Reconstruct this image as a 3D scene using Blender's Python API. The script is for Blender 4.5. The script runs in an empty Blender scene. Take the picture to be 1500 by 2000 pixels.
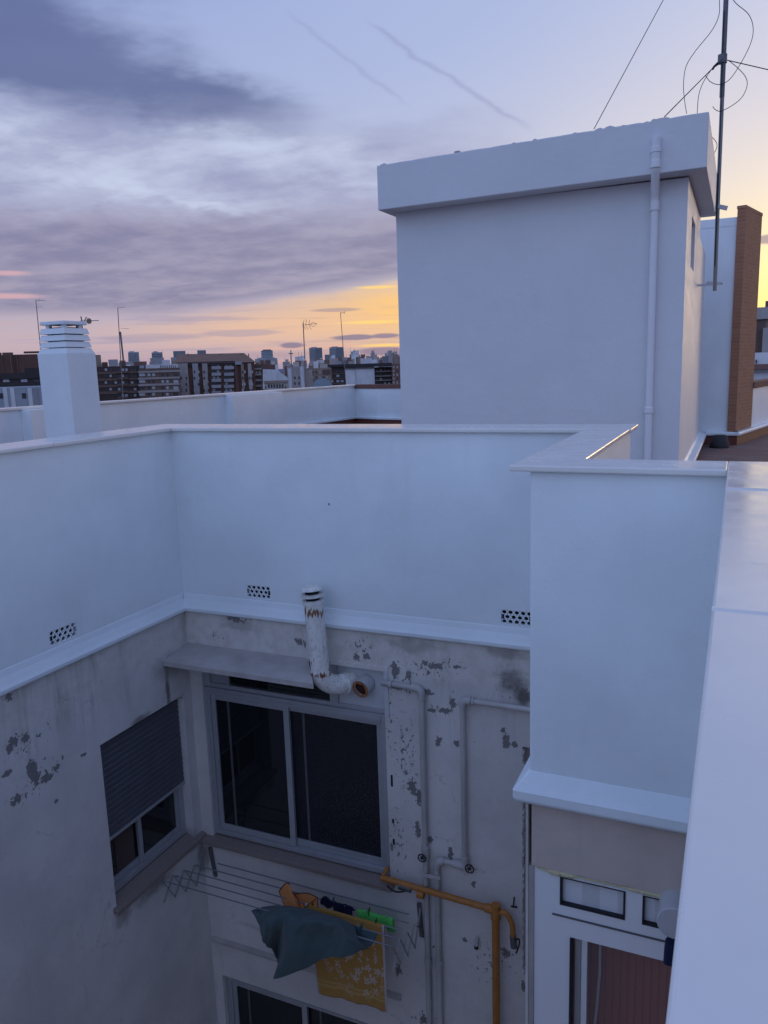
import bpy, bmesh, math, random
from mathutils import Vector, Matrix
random.seed(7)
R = math.radians
scene = bpy.context.scene
COL = scene.collection

# ------------------------------------------------------------------ camera
EYE = Vector((0, 0, 1.6)); FPX = 1552.4
_yaw, _pit, _rol = R(24.087), R(10.404), R(-1.824)
_f = Vector((-math.sin(_yaw)*math.cos(_pit), math.cos(_yaw)*math.cos(_pit), -math.sin(_pit)))
_r = Vector((math.cos(_yaw), math.sin(_yaw), 0)); _u = _r.cross(_f)
_r2 = math.cos(_rol)*_r + math.sin(_rol)*_u; _u2 = -math.sin(_rol)*_r + math.cos(_rol)*_u
cam = bpy.data.cameras.new('camera'); camo = bpy.data.objects.new('camera', cam); COL.objects.link(camo)
camo.matrix_world = Matrix(((_r2.x, _u2.x, -_f.x, EYE.x), (_r2.y, _u2.y, -_f.y, EYE.y), (_r2.z, _u2.z, -_f.z, EYE.z), (0, 0, 0, 1)))
cam.sensor_fit = 'VERTICAL'; cam.sensor_height = 24; cam.lens = FPX/2000*24
cam.clip_start = 0.02; cam.clip_end = 20000
scene.camera = camo
scene.view_settings.view_transform = 'Standard'; scene.view_settings.look = 'None'
scene.view_settings.exposure = 0; scene.view_settings.gamma = 1


def ray(x, y): return _r2*((x-750)/FPX) + _u2*((1000-y)/FPX) + _f
def onX(x, y, c): d = ray(x, y); return EYE + d*((c-EYE.x)/d.x)      # the real point a line of sight meets on a wall X = c
def onY(x, y, c): d = ray(x, y); return EYE + d*((c-EYE.y)/d.y)
def onZ(x, y, c): d = ray(x, y); return EYE + d*((c-EYE.z)/d.z)
def azel(x, y):
    d = ray(x, y).normalized(); return math.degrees(math.atan2(d.x, d.y)), math.degrees(math.asin(d.z))


# ------------------------------------------------------------------ node helpers
def lin(c):
    return tuple(((v/255)/12.92 if v/255 <= .04045 else ((v/255+.055)/1.055)**2.4) for v in c)


class NT:
    def __init__(s, tree): s.t = tree; s.n = tree.nodes; s.l = tree.links
    def set(s, sock, v):
        if isinstance(v, bpy.types.NodeSocket): s.l.new(v, sock)
        elif isinstance(v, (tuple, list)) and len(v) == 3 and sock.type == 'RGBA': sock.default_value = (*v, 1)
        else: sock.default_value = v
    def m(s, op, a, b=0., c=0., clamp=False):
        n = s.n.new('ShaderNodeMath'); n.operation = op; n.use_clamp = clamp
        for i, v in enumerate((a, b, c)): s.set(n.inputs[i], v)
        return n.outputs[0]
    def add(s, a, b): return s.m('ADD', a, b)
    def sub(s, a, b): return s.m('SUBTRACT', a, b)
    def mul(s, a, b, clamp=False): return s.m('MULTIPLY', a, b, clamp=clamp)
    def ss(s, x, lo, hi, a=0., b=1.):
        n = s.n.new('ShaderNodeMapRange'); n.interpolation_type = 'SMOOTHSTEP'
        for i, v in enumerate((x, lo, hi, a, b)): s.set(n.inputs[i], v)
        return n.outputs[0]
    def lr(s, x, lo, hi, a=0., b=1.):
        n = s.n.new('ShaderNodeMapRange')
        for i, v in enumerate((x, lo, hi, a, b)): s.set(n.inputs[i], v)
        return n.outputs[0]
    def mix(s, f, a, b, mode='MIX'):
        n = s.n.new('ShaderNodeMix'); n.data_type = 'RGBA'; n.blend_type = mode
        s.set(n.inputs[0], f); s.set(n.inputs[6], a); s.set(n.inputs[7], b); return n.outputs[2]
    def xyz(s, x, y, z):
        n = s.n.new('ShaderNodeCombineXYZ')
        for i, v in enumerate((x, y, z)): s.set(n.inputs[i], v)
        return n.outputs[0]
    def sep(s, v):
        n = s.n.new('ShaderNodeSeparateXYZ'); s.set(n.inputs[0], v); return n.outputs
    def noise(s, vec, scale, detail=4, rough=.55, dist=0., col=False):
        n = s.n.new('ShaderNodeTexNoise'); s.set(n.inputs['Vector'], vec); n.inputs['Scale'].default_value = scale
        n.inputs['Detail'].default_value = detail; n.inputs['Roughness'].default_value = rough; n.inputs['Distortion'].default_value = dist
        return n.outputs['Color' if col else 'Fac']
    def ramp(s, fac, pts):
        n = s.n.new('ShaderNodeValToRGB'); cr = n.color_ramp
        while len(cr.elements) < len(pts): cr.elements.new(.5)
        for e, (p, c) in zip(cr.elements, pts): e.position = p; e.color = (*c, 1)
        s.set(n.inputs[0], fac); return n.outputs[0]
    def blob(s, x, y, cx, cy, rx, ry, rot=0.):
        """soft elliptical weight, 1 at the centre"""
        dx, dy = s.sub(x, cx), s.sub(y, cy); c, q = math.cos(R(rot)), math.sin(R(rot))
        u = s.add(s.mul(dx, c/rx), s.mul(dy, q/rx)); v = s.add(s.mul(dx, -q/ry), s.mul(dy, c/ry))
        return s.m('EXPONENT', s.mul(s.add(s.mul(u, u), s.mul(v, v)), -1.0))


# ------------------------------------------------------------------ world: a dusk sky of cloud decks
SUN_AZ, SUN_EL = 19.0, 3.0          # degrees right of +Y, degrees up
world = bpy.data.worlds.new('World'); scene.world = world; world.use_nodes = True
w = NT(world.node_tree); w.n.clear()
tc = w.n.new('ShaderNodeTexCoord')
dx, dy, dz = w.sep(tc.outputs['Generated'])
A = w.mul(w.m('ARCTAN2', dx, dy), 180/math.pi)
E_ = w.mul(w.m('ARCSINE', dz), 180/math.pi)
inv = w.m('DIVIDE', 1., w.add(w.m('ABSOLUTE', dz), .10))
cp = w.xyz(w.mul(dx, inv), w.mul(dy, inv), 0.)            # clouds lie on a flat deck, so streaks crowd at the horizon
map_ = w.n.new('ShaderNodeMapping'); w.set(map_.inputs[0], cp); map_.inputs['Rotation'].default_value = (0, 0, R(-20)); map_.inputs['Scale'].default_value = (.50, 1.15, 1)
st = map_.outputs[0]
n_big = w.noise(cp, 1.1, 5, .55, .3); n_st = w.m('MULTIPLY_ADD', w.noise(cp, 2.2, 6, .58, .25), .45, w.mul(w.noise(st, 1.05, 6, .52, .35), .55)); n_fine = w.m('MULTIPLY_ADD', w.noise(cp, 4.2, 6, .6, .2), .5, w.mul(w.noise(st, 2.3, 5, .52, .3), .5))
ae = w.xyz(w.mul(A, .05), w.mul(E_, .16), 0.)
n_w = w.noise(ae, 1.6, 4, .6); n_w2 = w.noise(ae, 5., 4, .6)
aw = w.add(A, w.mul(w.sub(n_w, .5), 10.)); ew = w.add(E_, w.add(w.mul(w.sub(n_w, .5), 3.4), w.mul(w.sub(n_w2, .5), 2.0)))
elo = w.add(E_, w.mul(w.sub(n_fine, .5), 1.2))
dA = w.m('ABSOLUTE', w.sub(A, SUN_AZ))
t = w.lr(E_, 0, 90)
k = 1/90
sunw = w.ramp(t, [(0, lin((240, 186, 140))), (2.2*k, lin((252, 208, 130))), (4.2*k, lin((252, 226, 160))), (7*k, lin((246, 228, 190))), (10.5*k, lin((234, 221, 210))),
                  (15*k, lin((214, 209, 219))), (21*k, lin((196, 201, 226))), (45*k, lin((146, 166, 220))), (1, lin((116, 131, 178)))])
away = w.ramp(t, [(0, lin((158, 146, 172))), (2*k, lin((190, 170, 184))), (4.5*k, lin((178, 168, 190))), (9*k, lin((168, 168, 200))), (15*k, lin((176, 186, 220))),
                  (25*k, lin((140, 158, 210))), (50*k, lin((132, 152, 208))), (1, lin((116, 131, 178)))])
back = w.ramp(t, [(0, lin((138, 150, 196))), (10*k, lin((160, 176, 226))), (30*k, lin((164, 182, 236))), (55*k, lin((132, 152, 208))), (1, lin((116, 131, 178)))])
col = w.mix(w.ss(dA, 12, 52), sunw, away)
# hot core of the afterglow, behind the stair hut and out of the frame
core = w.blob(A, E_, SUN_AZ, 3.0, 13, 4.2)
col = w.mix(core, col, tuple(2.6*v for v in lin((255, 214, 120))))
# clear blue at the top of the view
col = w.mix(w.mul(w.blob(A, E_, -22, 24, 14, 9), .75), col, lin((168, 182, 222)))
# purple cloud deck across the left, its lower edge rising to the right
edge = w.add(4.0, w.mul(w.add(A, 36.), .125))
lowm = w.ss(w.sub(elo, w.m('MAXIMUM', edge, 3.7)), -.15, .9)
upm = w.ss(w.sub(ew, w.add(10.3, w.mul(w.sub(n_st, .5), 5.))), -1.6, 2.0, 1., 0.)
deck = w.mul(w.mul(lowm, upm), w.ss(A, -19, -5, 1., 0.))
deck = w.mul(deck, w.ss(A, -95, -70))
dcol = w.mix(w.ss(n_fine, .36, .64), lin((124, 121, 158)), lin((154, 148, 177)))
col = w.mix(w.mul(deck, .93), col, dcol)
# dark slate cloud top left
dk = w.m('MAXIMUM', w.blob(aw, ew, -45, 18.8, 11, 4.0, -10), w.mul(w.blob(aw, ew, -37, 17.0, 10, 2.5, -12), .95))
dk = w.ss(w.add(dk, w.mul(w.sub(n_st, .5), .65)), .08, .85)
col = w.mix(w.mul(dk, .92), col, w.mix(n_fine, lin((78, 90, 138)), lin((104, 114, 160))))
wisp = w.mul(w.blob(aw, ew, -30, 19.5, 7, 3.5, -10), w.ss(n_st, .42, .7))
col = w.mix(w.mul(wisp, .6), col, lin((168, 168, 205)))
mid = w.mul(w.mul(w.ss(ew, 9.5, 12.), w.ss(ew, 13.5, 17.5, 1., 0.)), w.ss(A, -24, -10, 1., 0.))
mid = w.mul(mid, w.ss(A, -95, -70))
mcol = w.mix(w.ss(w.add(n_st, w.mul(w.sub(n_fine, .5), .5)), .38, .64), lin((146, 148, 186)), lin((192, 200, 226)))
col = w.mix(w.mul(mid, .85), col, mcol)
for (cx, cy, rx, ry, ro) in ((-41.5, 11.9, 6.5, .75, -7), (-36, 10.9, 3.5, .32, -8), (-32, 14.0, 8, .8, -4), (-47, 14.6, 4, .8, -20)):
    b = w.mul(w.blob(aw, ew, cx, cy, rx, ry, ro), w.ss(n_fine, .3, .62))
    col = w.mix(w.mul(b, .75), col, lin((197, 206, 232)))
# glow beneath the deck
gl = w.mul(w.blob(A, elo, -20, 3.9, 9, 1.9), w.ss(w.sub(elo, edge), -.2, .4, 1., 0.))
col = w.mix(w.mul(gl, .95), col, lin((255, 198, 108)))
gl2 = w.mul(w.blob(A, elo, -31, 2.9, 9, 1.3), w.ss(w.sub(elo, edge), -.3, .5, 1., 0.))
col = w.mix(w.mul(gl2, .6), col, lin((240, 190, 148)))
mot = w.mul(w.mul(w.ss(n_fine, .50, .72), w.ss(E_, .8, 2.)), w.mul(w.ss(E_, 5., 7., 1., 0.), w.ss(A, -14, -8, 1., 0.)))
col = w.mix(w.mul(mot, .26), col, lin((190, 158, 160)))
# thin lilac and grey streaks low over the city
ls = w.noise(w.xyz(w.mul(A, .055), w.mul(E_, 1.15), 3.), 1.3, 4, .6, .2)
lb = w.mul(w.mul(w.ss(E_, .2, .8), w.ss(E_, 3.4, 4.6, 1., 0.)), w.ss(ls, .5, .66))
lb = w.mul(lb, w.ss(A, -12, -4, 1., 0.))
col = w.mix(w.mul(lb, .72), col, w.mix(w.ss(A, -42, -26), lin((152, 148, 182)), lin((178, 152, 158))))
hb = w.mul(w.mul(w.ss(E_, .2, .8), w.ss(E_, 1.4, 2.2, 1., 0.)), w.ss(ls, .32, .5, 1., 0.))
col = w.mix(w.mul(w.mul(hb, w.ss(A, -46, -26)), .8), col, lin((238, 176, 146)))
for (cx, cy, rx, ry, am) in ((-25.8, 2.05, 1.7, .22, .9), (-23.6, 2.1, 1.1, .2, .85), (-30.2, 1.62, 1.0, .24, .9), (-33.5, 2.55, 3.2, .26, .6), (-23.6, 1.05, 2.2, .32, .85), (-27, 3.95, 2., .16, .5), (1.3, 7.0, 1.3, .35, .8), (-39, 2.4, 4, .3, .5)):
    b = w.ss(w.add(w.blob(A, E_, cx, cy, rx, ry), w.mul(w.sub(n_w2, .5), .7)), .3, .7)
    col = w.mix(w.mul(b, am), col, lin((122, 116, 150)) if cx > -32 else lin((160, 148, 172)))
for (cx, cy, rx, ry) in ((-48.2, 6.5, 1.7, .2), (-48.0, 5.1, 2.4, .2), (-24.5, 3.05, 2.8, .14), (-23.5, 1.45, 2.4, .13), (-24, 5.4, 1.6, .12)):
    b = w.ss(w.add(w.blob(A, E_, cx, cy, rx, ry), w.mul(w.sub(n_w2, .5), .6)), .2, .9)
    col = w.mix(w.mul(b, .75), col, lin((214, 168, 178)) if cx < -40 else lin((255, 214, 120)))
# two old contrails, drifting apart
for (pts, am) in ((((-29.4, 21.7), (-25.5, 19.2), (-21.2, 16.3)), .28), (((-24.1, 21.1), (-18.4, 17.8), (-13.1, 14.4)), .40)):
    (a0, e0), (a1, e1), (a2, e2) = pts
    sl = (e2-e0)/(a2-a0)
    d = w.sub(w.add(E_, w.mul(w.sub(n_w2, .5), .9)), w.add(e0 + .12, w.mul(w.sub(A, a0), sl)))
    b = w.mul(w.m('EXPONENT', w.mul(w.mul(d, d), -28.)), w.mul(w.ss(A, a0-.5, a0+1.2), w.ss(A, a2-2, a2+.3, 1., 0.)))
    col = w.mix(w.mul(b, am), col, lin((138, 142, 186)))
# opposite half of the sky, behind the viewer
col = w.mix(w.ss(dA, 78, 130), col, w.mix(1., back, (1.22, 1.30, 1.27), 'MULTIPLY'))
# below the horizon the world is the far haze of the plain
col = w.mix(w.ss(E_, -3., -.3, 1., 0.), col, lin((92, 92, 112)))
sky = w.n.new('ShaderNodeTexSky'); sky.sky_type = 'NISHITA'; sky.sun_disc = False
sky.sun_elevation = R(SUN_EL); sky.sun_rotation = R(SUN_AZ)
bg1 = w.n.new('ShaderNodeBackground'); w.set(bg1.inputs[0], col); bg1.inputs[1].default_value = 1.0
bg2 = w.n.new('ShaderNodeBackground'); w.set(bg2.inputs[0], sky.outputs[0]); bg2.inputs[1].default_value = .02
ad = w.n.new('ShaderNodeAddShader'); w.l.new(bg1.outputs[0], ad.inputs[0]); w.l.new(bg2.outputs[0], ad.inputs[1])
wo = w.n.new('ShaderNodeOutputWorld'); w.l.new(ad.outputs[0], wo.inputs[0])
world.cycles.sampling_method = 'MANUAL'; world.cycles.sample_map_resolution = 512

sl_ = bpy.data.lights.new('sun', 'SUN'); sl_.energy = .32; sl_.angle = R(16); sl_.color = (1, .78, .56)
slo = bpy.data.objects.new('sun', sl_); COL.objects.link(slo)
_sd = Vector((math.sin(R(SUN_AZ))*math.cos(R(SUN_EL)), math.cos(R(SUN_AZ))*math.cos(R(SUN_EL)), math.sin(R(SUN_EL))))
slo.rotation_euler = _sd.to_track_quat('Z', 'Y').to_euler()


# ------------------------------------------------------------------ materials
def material(name):
    m = bpy.data.materials.new(name); m.use_nodes = True; q = NT(m.node_tree); q.n.clear()
    out = q.n.new('ShaderNodeOutputMaterial'); p = q.n.new('ShaderNodeBsdfPrincipled'); q.l.new(p.outputs[0], out.inputs[0])
    return m, q, p


def bump(q, p, h, strength=.3, dist=.004):
    b = q.n.new('ShaderNodeBump'); b.inputs['Strength'].default_value = strength; b.inputs['Distance'].default_value = dist
    q.set(b.inputs['Height'], h); q.l.new(b.outputs[0], p.inputs['Normal'])


def pos(q): return q.n.new('ShaderNodeNewGeometry').outputs['Position']


def plain(name, c, rough=.5, metal=0., var=.12, scale=30., bmp=0., spec=.5):
    """one colour with a little natural unevenness"""
    m, q, p = material(name)
    v = pos(q); n = q.noise(v, scale, 4)
    q.set(p.inputs['Base Color'], q.mix(n, tuple(x*(1-var) for x in c), tuple(min(1, x*(1+var)) for x in c)))
    p.inputs['Roughness'].default_value = rough; p.inputs['Metallic'].default_value = metal; p.inputs['Specular IOR Level'].default_value = spec
    if bmp: bump(q, p, q.noise(v, scale*3, 3), bmp)
    return m


def painted_wall(name, c, rough=.5, grime=.10, grain=.25):
    m, q, p = material(name); v = pos(q)
    big = q.noise(v, .9, 5, .6); sm = q.noise(v, 7, 5, .6)
    x, y, z = q.sep(v)
    run = q.noise(q.xyz(q.mul(x, 5.), q.mul(y, 5.), q.mul(z, .5)), 1.4, 4, .6)
    cc = q.mix(q.ss(big, .3, .75), tuple(a*(1-grime) for a in c), c)
    cc = q.mix(q.mul(q.ss(run, .55, .8), grime*1.6), cc, tuple(a*.72 for a in c))
    cc = q.mix(q.mul(q.ss(sm, .6, .8), grime), cc, tuple(a*.85 for a in c))
    q.set(p.inputs['Base Color'], cc)
    q.set(p.inputs['Roughness'], q.lr(sm, .3, .7, rough-.08, rough+.1)); p.inputs['Specular IOR Level'].default_value = .35 if rough > .3 else .6
    h = q.add(q.mul(q.noise(v, 85, 3, .6), .5), q.add(q.mul(q.noise(v, 16, 3), .8), q.mul(q.noise(v, 2.6, 3), 3.)))
    bump(q, p, h, grain, .008)
    return m


M = {}
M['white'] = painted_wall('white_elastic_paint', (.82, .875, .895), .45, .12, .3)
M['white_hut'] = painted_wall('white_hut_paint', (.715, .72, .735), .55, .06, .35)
M['coping'] = painted_wall('white_coping_paint', (.79, .765, .725), .20, .09, .035)
M['brick_cap'] = plain('brick_coping', (.17, .075, .055), .8, 0, .35, 12, .4)
M['alu'] = plain('brushed_aluminium_frame', (.42, .43, .45), .38, .35, .12, 9, .05)
M['alu_pale'] = plain('painted_aluminium', (.55, .56, .58), .4, .1, .08, 9, .05)
M['pvc'] = plain('white_pvc', (.82, .83, .85), .28, 0, .03, 4)
M['seal'] = plain('black_rubber_seal', (.012, .013, .02), .6)
M['dark'] = plain('unlit_black', (.012, .013, .016), .9)  # near-black colour stands in for shade inside rooms, vents and flues
M['marble'] = plain('speckled_stone_sill', (.25, .20, .18), .6, 0, .45, 60, .1)
M['slab'] = plain('weathered_concrete_slab', (.43, .39, .37), .85, 0, .35, 5, .4)
M['black'] = plain('black_iron', (.012, .012, .014), .5)
M['grey_metal'] = plain('dull_grey_metal', (.14, .14, .15), .5, .5, .2, 20)
M['steel'] = plain('galvanised_steel', (.27, .26, .255), .55, .1, .25, 40)
M['rod'] = plain('coated_airer_rod', (.24, .25, .28), .35, .3, .1, 40)
M['cable'] = plain('black_cable', (.02, .02, .022), .6)
M['foam'] = plain('yellowed_sealant_foam', (.62, .56, .34), .8, 0, .2, 40, .6)
M['tile_red'] = plain('red_skirting_tile', (.16, .05, .035), .55, 0, .25, 8)
M['shutter'] = plain('grey_shutter_slats', (.095, .095, .115), .5, 0, .15, 6)
M['beige'] = painted_wall('beige_render', (.66, .555, .49), .85, .40, .5)
M['water_pipe'] = painted_wall('chalky_painted_pipe', (.62, .59, .565), .65, .40, .2)
M['orange'] = plain('orange_gas_paint', (.42, .165, .03), .5, 0, .3, 18, .1)
def wood_panel():
    m, q, p = material('reddish_wood_panel'); x, y, z = q.sep(pos(q))
    sl_ = q.ss(q.m('SINE', q.mul(x, 150.)), -.9, -.5); g = q.noise(q.xyz(q.mul(x, 60.), y, q.mul(z, 3.)), 1., 4)
    q.set(p.inputs['Base Color'], q.mix(sl_, (.22, .05, .03), q.mix(g, (.26, .06, .036), (.36, .09, .055)))); p.inputs['Roughness'].default_value = .6
    return m
M['brown_in'] = wood_panel()
M['curtain'] = plain('dim_brown_curtain', (.085, .055, .05), .9)


def glass(name, c, rough=.04, kind=None):
    m, q, p = material(name); q.set(p.inputs['Base Color'], c); p.inputs['Roughness'].default_value = rough
    p.inputs['Specular IOR Level'].default_value = .5
    v = pos(q)
    if kind == 'grid':
        x, y, z = q.sep(v)
        h = q.mul(q.m('ABSOLUTE', q.m('SINE', q.mul(x, math.pi/.026))), q.m('ABSOLUTE', q.m('SINE', q.mul(z, math.pi/.026))))
        bump(q, p, h, .6, .006)
    else:
        bump(q, p, q.noise(v, 3., 2), .05, .01)
    return m
M['glass'] = glass('dark_window_glass', (.010, .012, .015))
M['glass_grid'] = glass('ribbed_obscured_glass', (.010, .013, .02), .09, 'grid')


def clear_glass(name):
    m, q, p = material(name); q.set(p.inputs['Base Color'], (.9, .92, .95)); p.inputs['Roughness'].default_value = .02
    p.inputs['Alpha'].default_value = .05; p.inputs['Specular IOR Level'].default_value = .3
    return m
M['clear'] = clear_glass('clear_window_glass')


def louvre_glass():
    m, q, p = material('frosted_blind_pane'); x, y, z = q.sep(pos(q))
    s = q.ss(q.m('SINE', q.mul(x, 34.)), -.2, .2)
    q.set(p.inputs['Base Color'], q.mix(s, (.62, .64, .67), (.74, .76, .79))); p.inputs['Roughness'].default_value = .25
    return m
M['frost'] = louvre_glass()


def old_wall(name, axis, ztop, chips, stains, base=(.75, .71, .68), drip=1.0, speck=.5, zones=(), band=0.):
    """old lime paint: flaked patches, hairline cracks, grime runs below the ledge. chips/stains: (u, z, ru, rz)"""
    m, q, p = material(name); v = pos(q); X, Y, Z = q.sep(v)
    U = X if axis == 'x' else Y
    uz = q.xyz(U, Z, 0.)
    n1 = q.noise(uz, 1.2, 5, .6); n2 = q.noise(uz, 9, 5, .62); n3 = q.noise(uz, 32, 4, .6); n4 = q.noise(uz, 70, 3, .6)
    c = q.mix(q.ss(n1, .3, .72), tuple(a*.80 for a in base), base)
    c = q.mix(q.mul(q.ss(n2, .5, .75), .25), c, (.54, .46, .39))
    # grime runs, strongest below the ledge
    run = q.noise(q.xyz(q.mul(U, 5.), q.mul(Z, .45), 1.7), 1.3, 6, .68, .25)
    top = q.ss(q.add(Z, q.mul(q.sub(n2, .5), .35)), ztop-.75, ztop-.02)
    c = q.mix(q.mul(top, .22*drip), c, (.40, .36, .31))
    c = q.mix(q.mul(q.mul(q.ss(run, .46, .72), q.ss(q.add(Z, q.mul(q.sub(n1, .5), 1.2)), ztop-.9, ztop)), .62*drip), c, (.15, .14, .13))
    c = q.mix(q.mul(q.ss(run, .55, .8), .28*drip), c, (.25, .22, .20))
    # a paler, creamier coat on the band right under the ledge
    c = q.mix(q.mul(q.ss(q.add(Z, q.mul(q.sub(n2, .5), .10)), ztop-.42, ztop-.34), .55*band), c, q.mix(q.ss(n2, .35, .7), (.78, .73, .66), (.60, .54, .47)))
    # soft black mould
    for (u, z, ru, rz, am) in stains:
        b = q.ss(q.add(q.blob(U, Z, u, z, ru, rz), q.mul(q.sub(n2, .5), 1.1)), .25, .95)
        c = q.mix(q.mul(b, am), c, (.08, .066, .055))
    # flaked patches
    chip = None; wob = q.add(q.mul(q.sub(n2, .5), 2.0), q.mul(q.sub(n3, .5), 2.8))
    for (u, z, ru, rz) in chips:
        b = q.blob(U, Z, u, z, ru, rz); chip = b if chip is None else q.m('MAXIMUM', chip, b)
    zone = None
    for (u, z, ru, rz) in zones:
        b = q.blob(U, Z, u, z, ru, rz); zone = b if zone is None else q.m('MAXIMUM', zone, b)
    zone = q.mul(q.ss(q.noise(uz, 1.7, 3, .6), .44, .68), speck) if zone is None else q.m('MAXIMUM', zone, q.mul(q.ss(q.noise(uz, 1.7, 3, .6), .44, .68), speck))
    nf = q.noise(q.xyz(q.mul(U, 1.25), q.mul(Z, .8), 4.), 24, 5, .66, .4)
    thr = q.sub(.70, q.mul(zone, .155))
    sp = q.ss(q.sub(nf, thr), 0., .018)
    if chip is not None:
        cm = q.ss(q.add(q.mul(chip, 1.25), q.mul(wob, q.m('MINIMUM', q.mul(chip, 3.), 1.))), .60, .66)
        sp = q.m('MAXIMUM', sp, cm)
    vo = q.n.new('ShaderNodeTexVoronoi'); vo.feature = 'DISTANCE_TO_EDGE'; vo.inputs['Scale'].default_value = 2.4
    wv = q.xyz(q.add(U, q.mul(q.sub(n2, .5), .35)), q.add(Z, q.mul(q.sub(n3, .5), .12)), 0.); q.set(vo.inputs['Vector'], wv)
    crack = q.mul(q.ss(vo.outputs['Distance'], .002, .010, 1., 0.), q.ss(n1, .55, .66))
    c = q.mix(q.mul(crack, .6), c, (.10, .09, .085))
    c = q.mix(sp, c, q.mix(n3, (.11, .10, .10), (.21, .195, .19)))
    c = q.mix(.16, c, q.mix(n4, (.2, .19, .18), (.75, .72, .7)))
    q.set(p.inputs['Base Color'], c); p.inputs['Roughness'].default_value = .85; p.inputs['Specular IOR Level'].default_value = .2
    h = q.add(q.mul(n2, 1.), q.add(q.mul(n4, .35), q.add(q.mul(sp, -1.6), q.mul(crack, -.8))))
    bump(q, p, h, .45, .006)
    return m


def rusty(name, base, zr0, zr1):
    """chipped white enamel with rust breaking through near seams"""
    m, q, p = material(name); v = pos(q); X, Y, Z = q.sep(v)
    n = q.noise(v, 22, 5, .62); n2 = q.noise(q.xyz(q.mul(X, 30.), q.mul(Y, 30.), q.mul(Z, 8.)), 1.3, 4, .6)
    seam = q.m('EXPONENT', q.mul(q.m('POWER', q.m('ABSOLUTE', q.sub(Z, zr0)), 2.), -500.))
    seam2 = q.m('EXPONENT', q.mul(q.m('POWER', q.m('ABSOLUTE', q.sub(Z, zr1)), 2.), -1500.))
    f = q.ss(q.add(q.mul(q.m('MAXIMUM', seam, seam2), .20), n2), .60, .72)
    c = q.mix(q.ss(n, .4, .7), base, tuple(a*.8 for a in base))
    c = q.mix(f, c, q.mix(n, (.30, .12, .035), (.10, .045, .025)))
    q.set(p.inputs['Base Color'], c); p.inputs['Roughness'].default_value = .5
    bump(q, p, q.sub(n, f), .25, .003)
    return m


def brick(name, c1, c2, mortar, scale=1., rot=(0, 0, 0)):
    m, q, p = material(name); tcn = q.n.new('ShaderNodeTexCoord')
    X, Y, Z = q.sep(tcn.outputs['Object'])
    b = q.n.new('ShaderNodeTexBrick'); q.set(b.inputs['Vector'], q.xyz(q.add(X, Y), Z, 0.))
    b.inputs['Scale'].default_value = 1/scale; b.inputs['Brick Width'].default_value = .25; b.inputs['Row Height'].default_value = .062
    b.inputs['Mortar Size'].default_value = .008; b.inputs['Bias'].default_value = 0
    q.set(b.inputs['Color1'], c1); q.set(b.inputs['Color2'], c2); q.set(b.inputs['Mortar'], mortar)
    n = q.noise(tcn.outputs['Object'], 4, 4)
    q.set(p.inputs['Base Color'], q.mix(q.mul(n, .35), b.outputs['Color'], tuple(a*.6 for a in c1))); p.inputs['Roughness'].default_value = .85
    bump(q, p, q.mul(b.outputs['Fac'], -1.), .5, .006)
    return m
M['brick'] = brick('orange_brick', (.42, .185, .095), (.34, .14, .075), (.33, .22, .16))


def paving():
    m, q, p = material('terracotta_roof_tiles'); v = pos(q)
    b = q.n.new('ShaderNodeTexBrick'); q.set(b.inputs['Vector'], v); b.inputs['Scale'].default_value = 1
    b.inputs['Brick Width'].default_value = .28; b.inputs['Row Height'].default_value = .14; b.inputs['Mortar Size'].default_value = .006
    q.set(b.inputs['Color1'], (.21, .105, .085)); q.set(b.inputs['Color2'], (.16, .085, .072)); q.set(b.inputs['Mortar'], (.15, .11, .10))
    n = q.noise(v, 2.5, 5, .65)
    q.set(p.inputs['Base Color'], q.mix(q.ss(n, .42, .7), b.outputs['Color'], (.19, .145, .135))); p.inputs['Roughness'].default_value = .75
    bump(q, p, q.add(q.mul(b.outputs['Fac'], -1.), n), .3, .006)
    return m
M['tiles'] = paving()


def cloth(name, c, weave=260., rib=0., pile=.4):
    m, q, p = material(name); tcn = q.n.new('ShaderNodeTexCoord'); v = tcn.outputs['UV']; U, V_, _ = q.sep(v)
    n = q.noise(v, 14, 4); wv = q.noise(v, weave, 2)
    q.set(p.inputs['Base Color'], q.mix(q.mul(q.add(n, wv), .5), tuple(a*.72 for a in c), tuple(min(1, a*1.25) for a in c)))
    p.inputs['Roughness'].default_value = .95; p.inputs['Specular IOR Level'].default_value = .1
    p.inputs['Sheen Weight'].default_value = .15
    h = q.mul(wv, 1.)
    if rib: h = q.add(h, q.mul(q.m('SINE', q.mul(q.add(U, q.mul(V_, .9)), rib)), .2))
    bump(q, p, h, pile, .004)
    return m, q, p
M['teal'] = cloth('teal_terry', (.082, .122, .128), 300, 190, .5)[0]
M['navy'] = cloth('navy_knit', (.012, .013, .04))[0]
M['green'] = cloth('lime_cloth', (.13, .62, .13))[0]


def orange_cloth():
    m, q, p = cloth('orange_microfibre', (1., .36, .13), 300, 0, .2)
    p.inputs['Sheen Weight'].default_value = 0
    return m
M['orange_cloth'] = orange_cloth()
M['hem'] = plain('dark_hem', (.06, .012, .012), .8)


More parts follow.
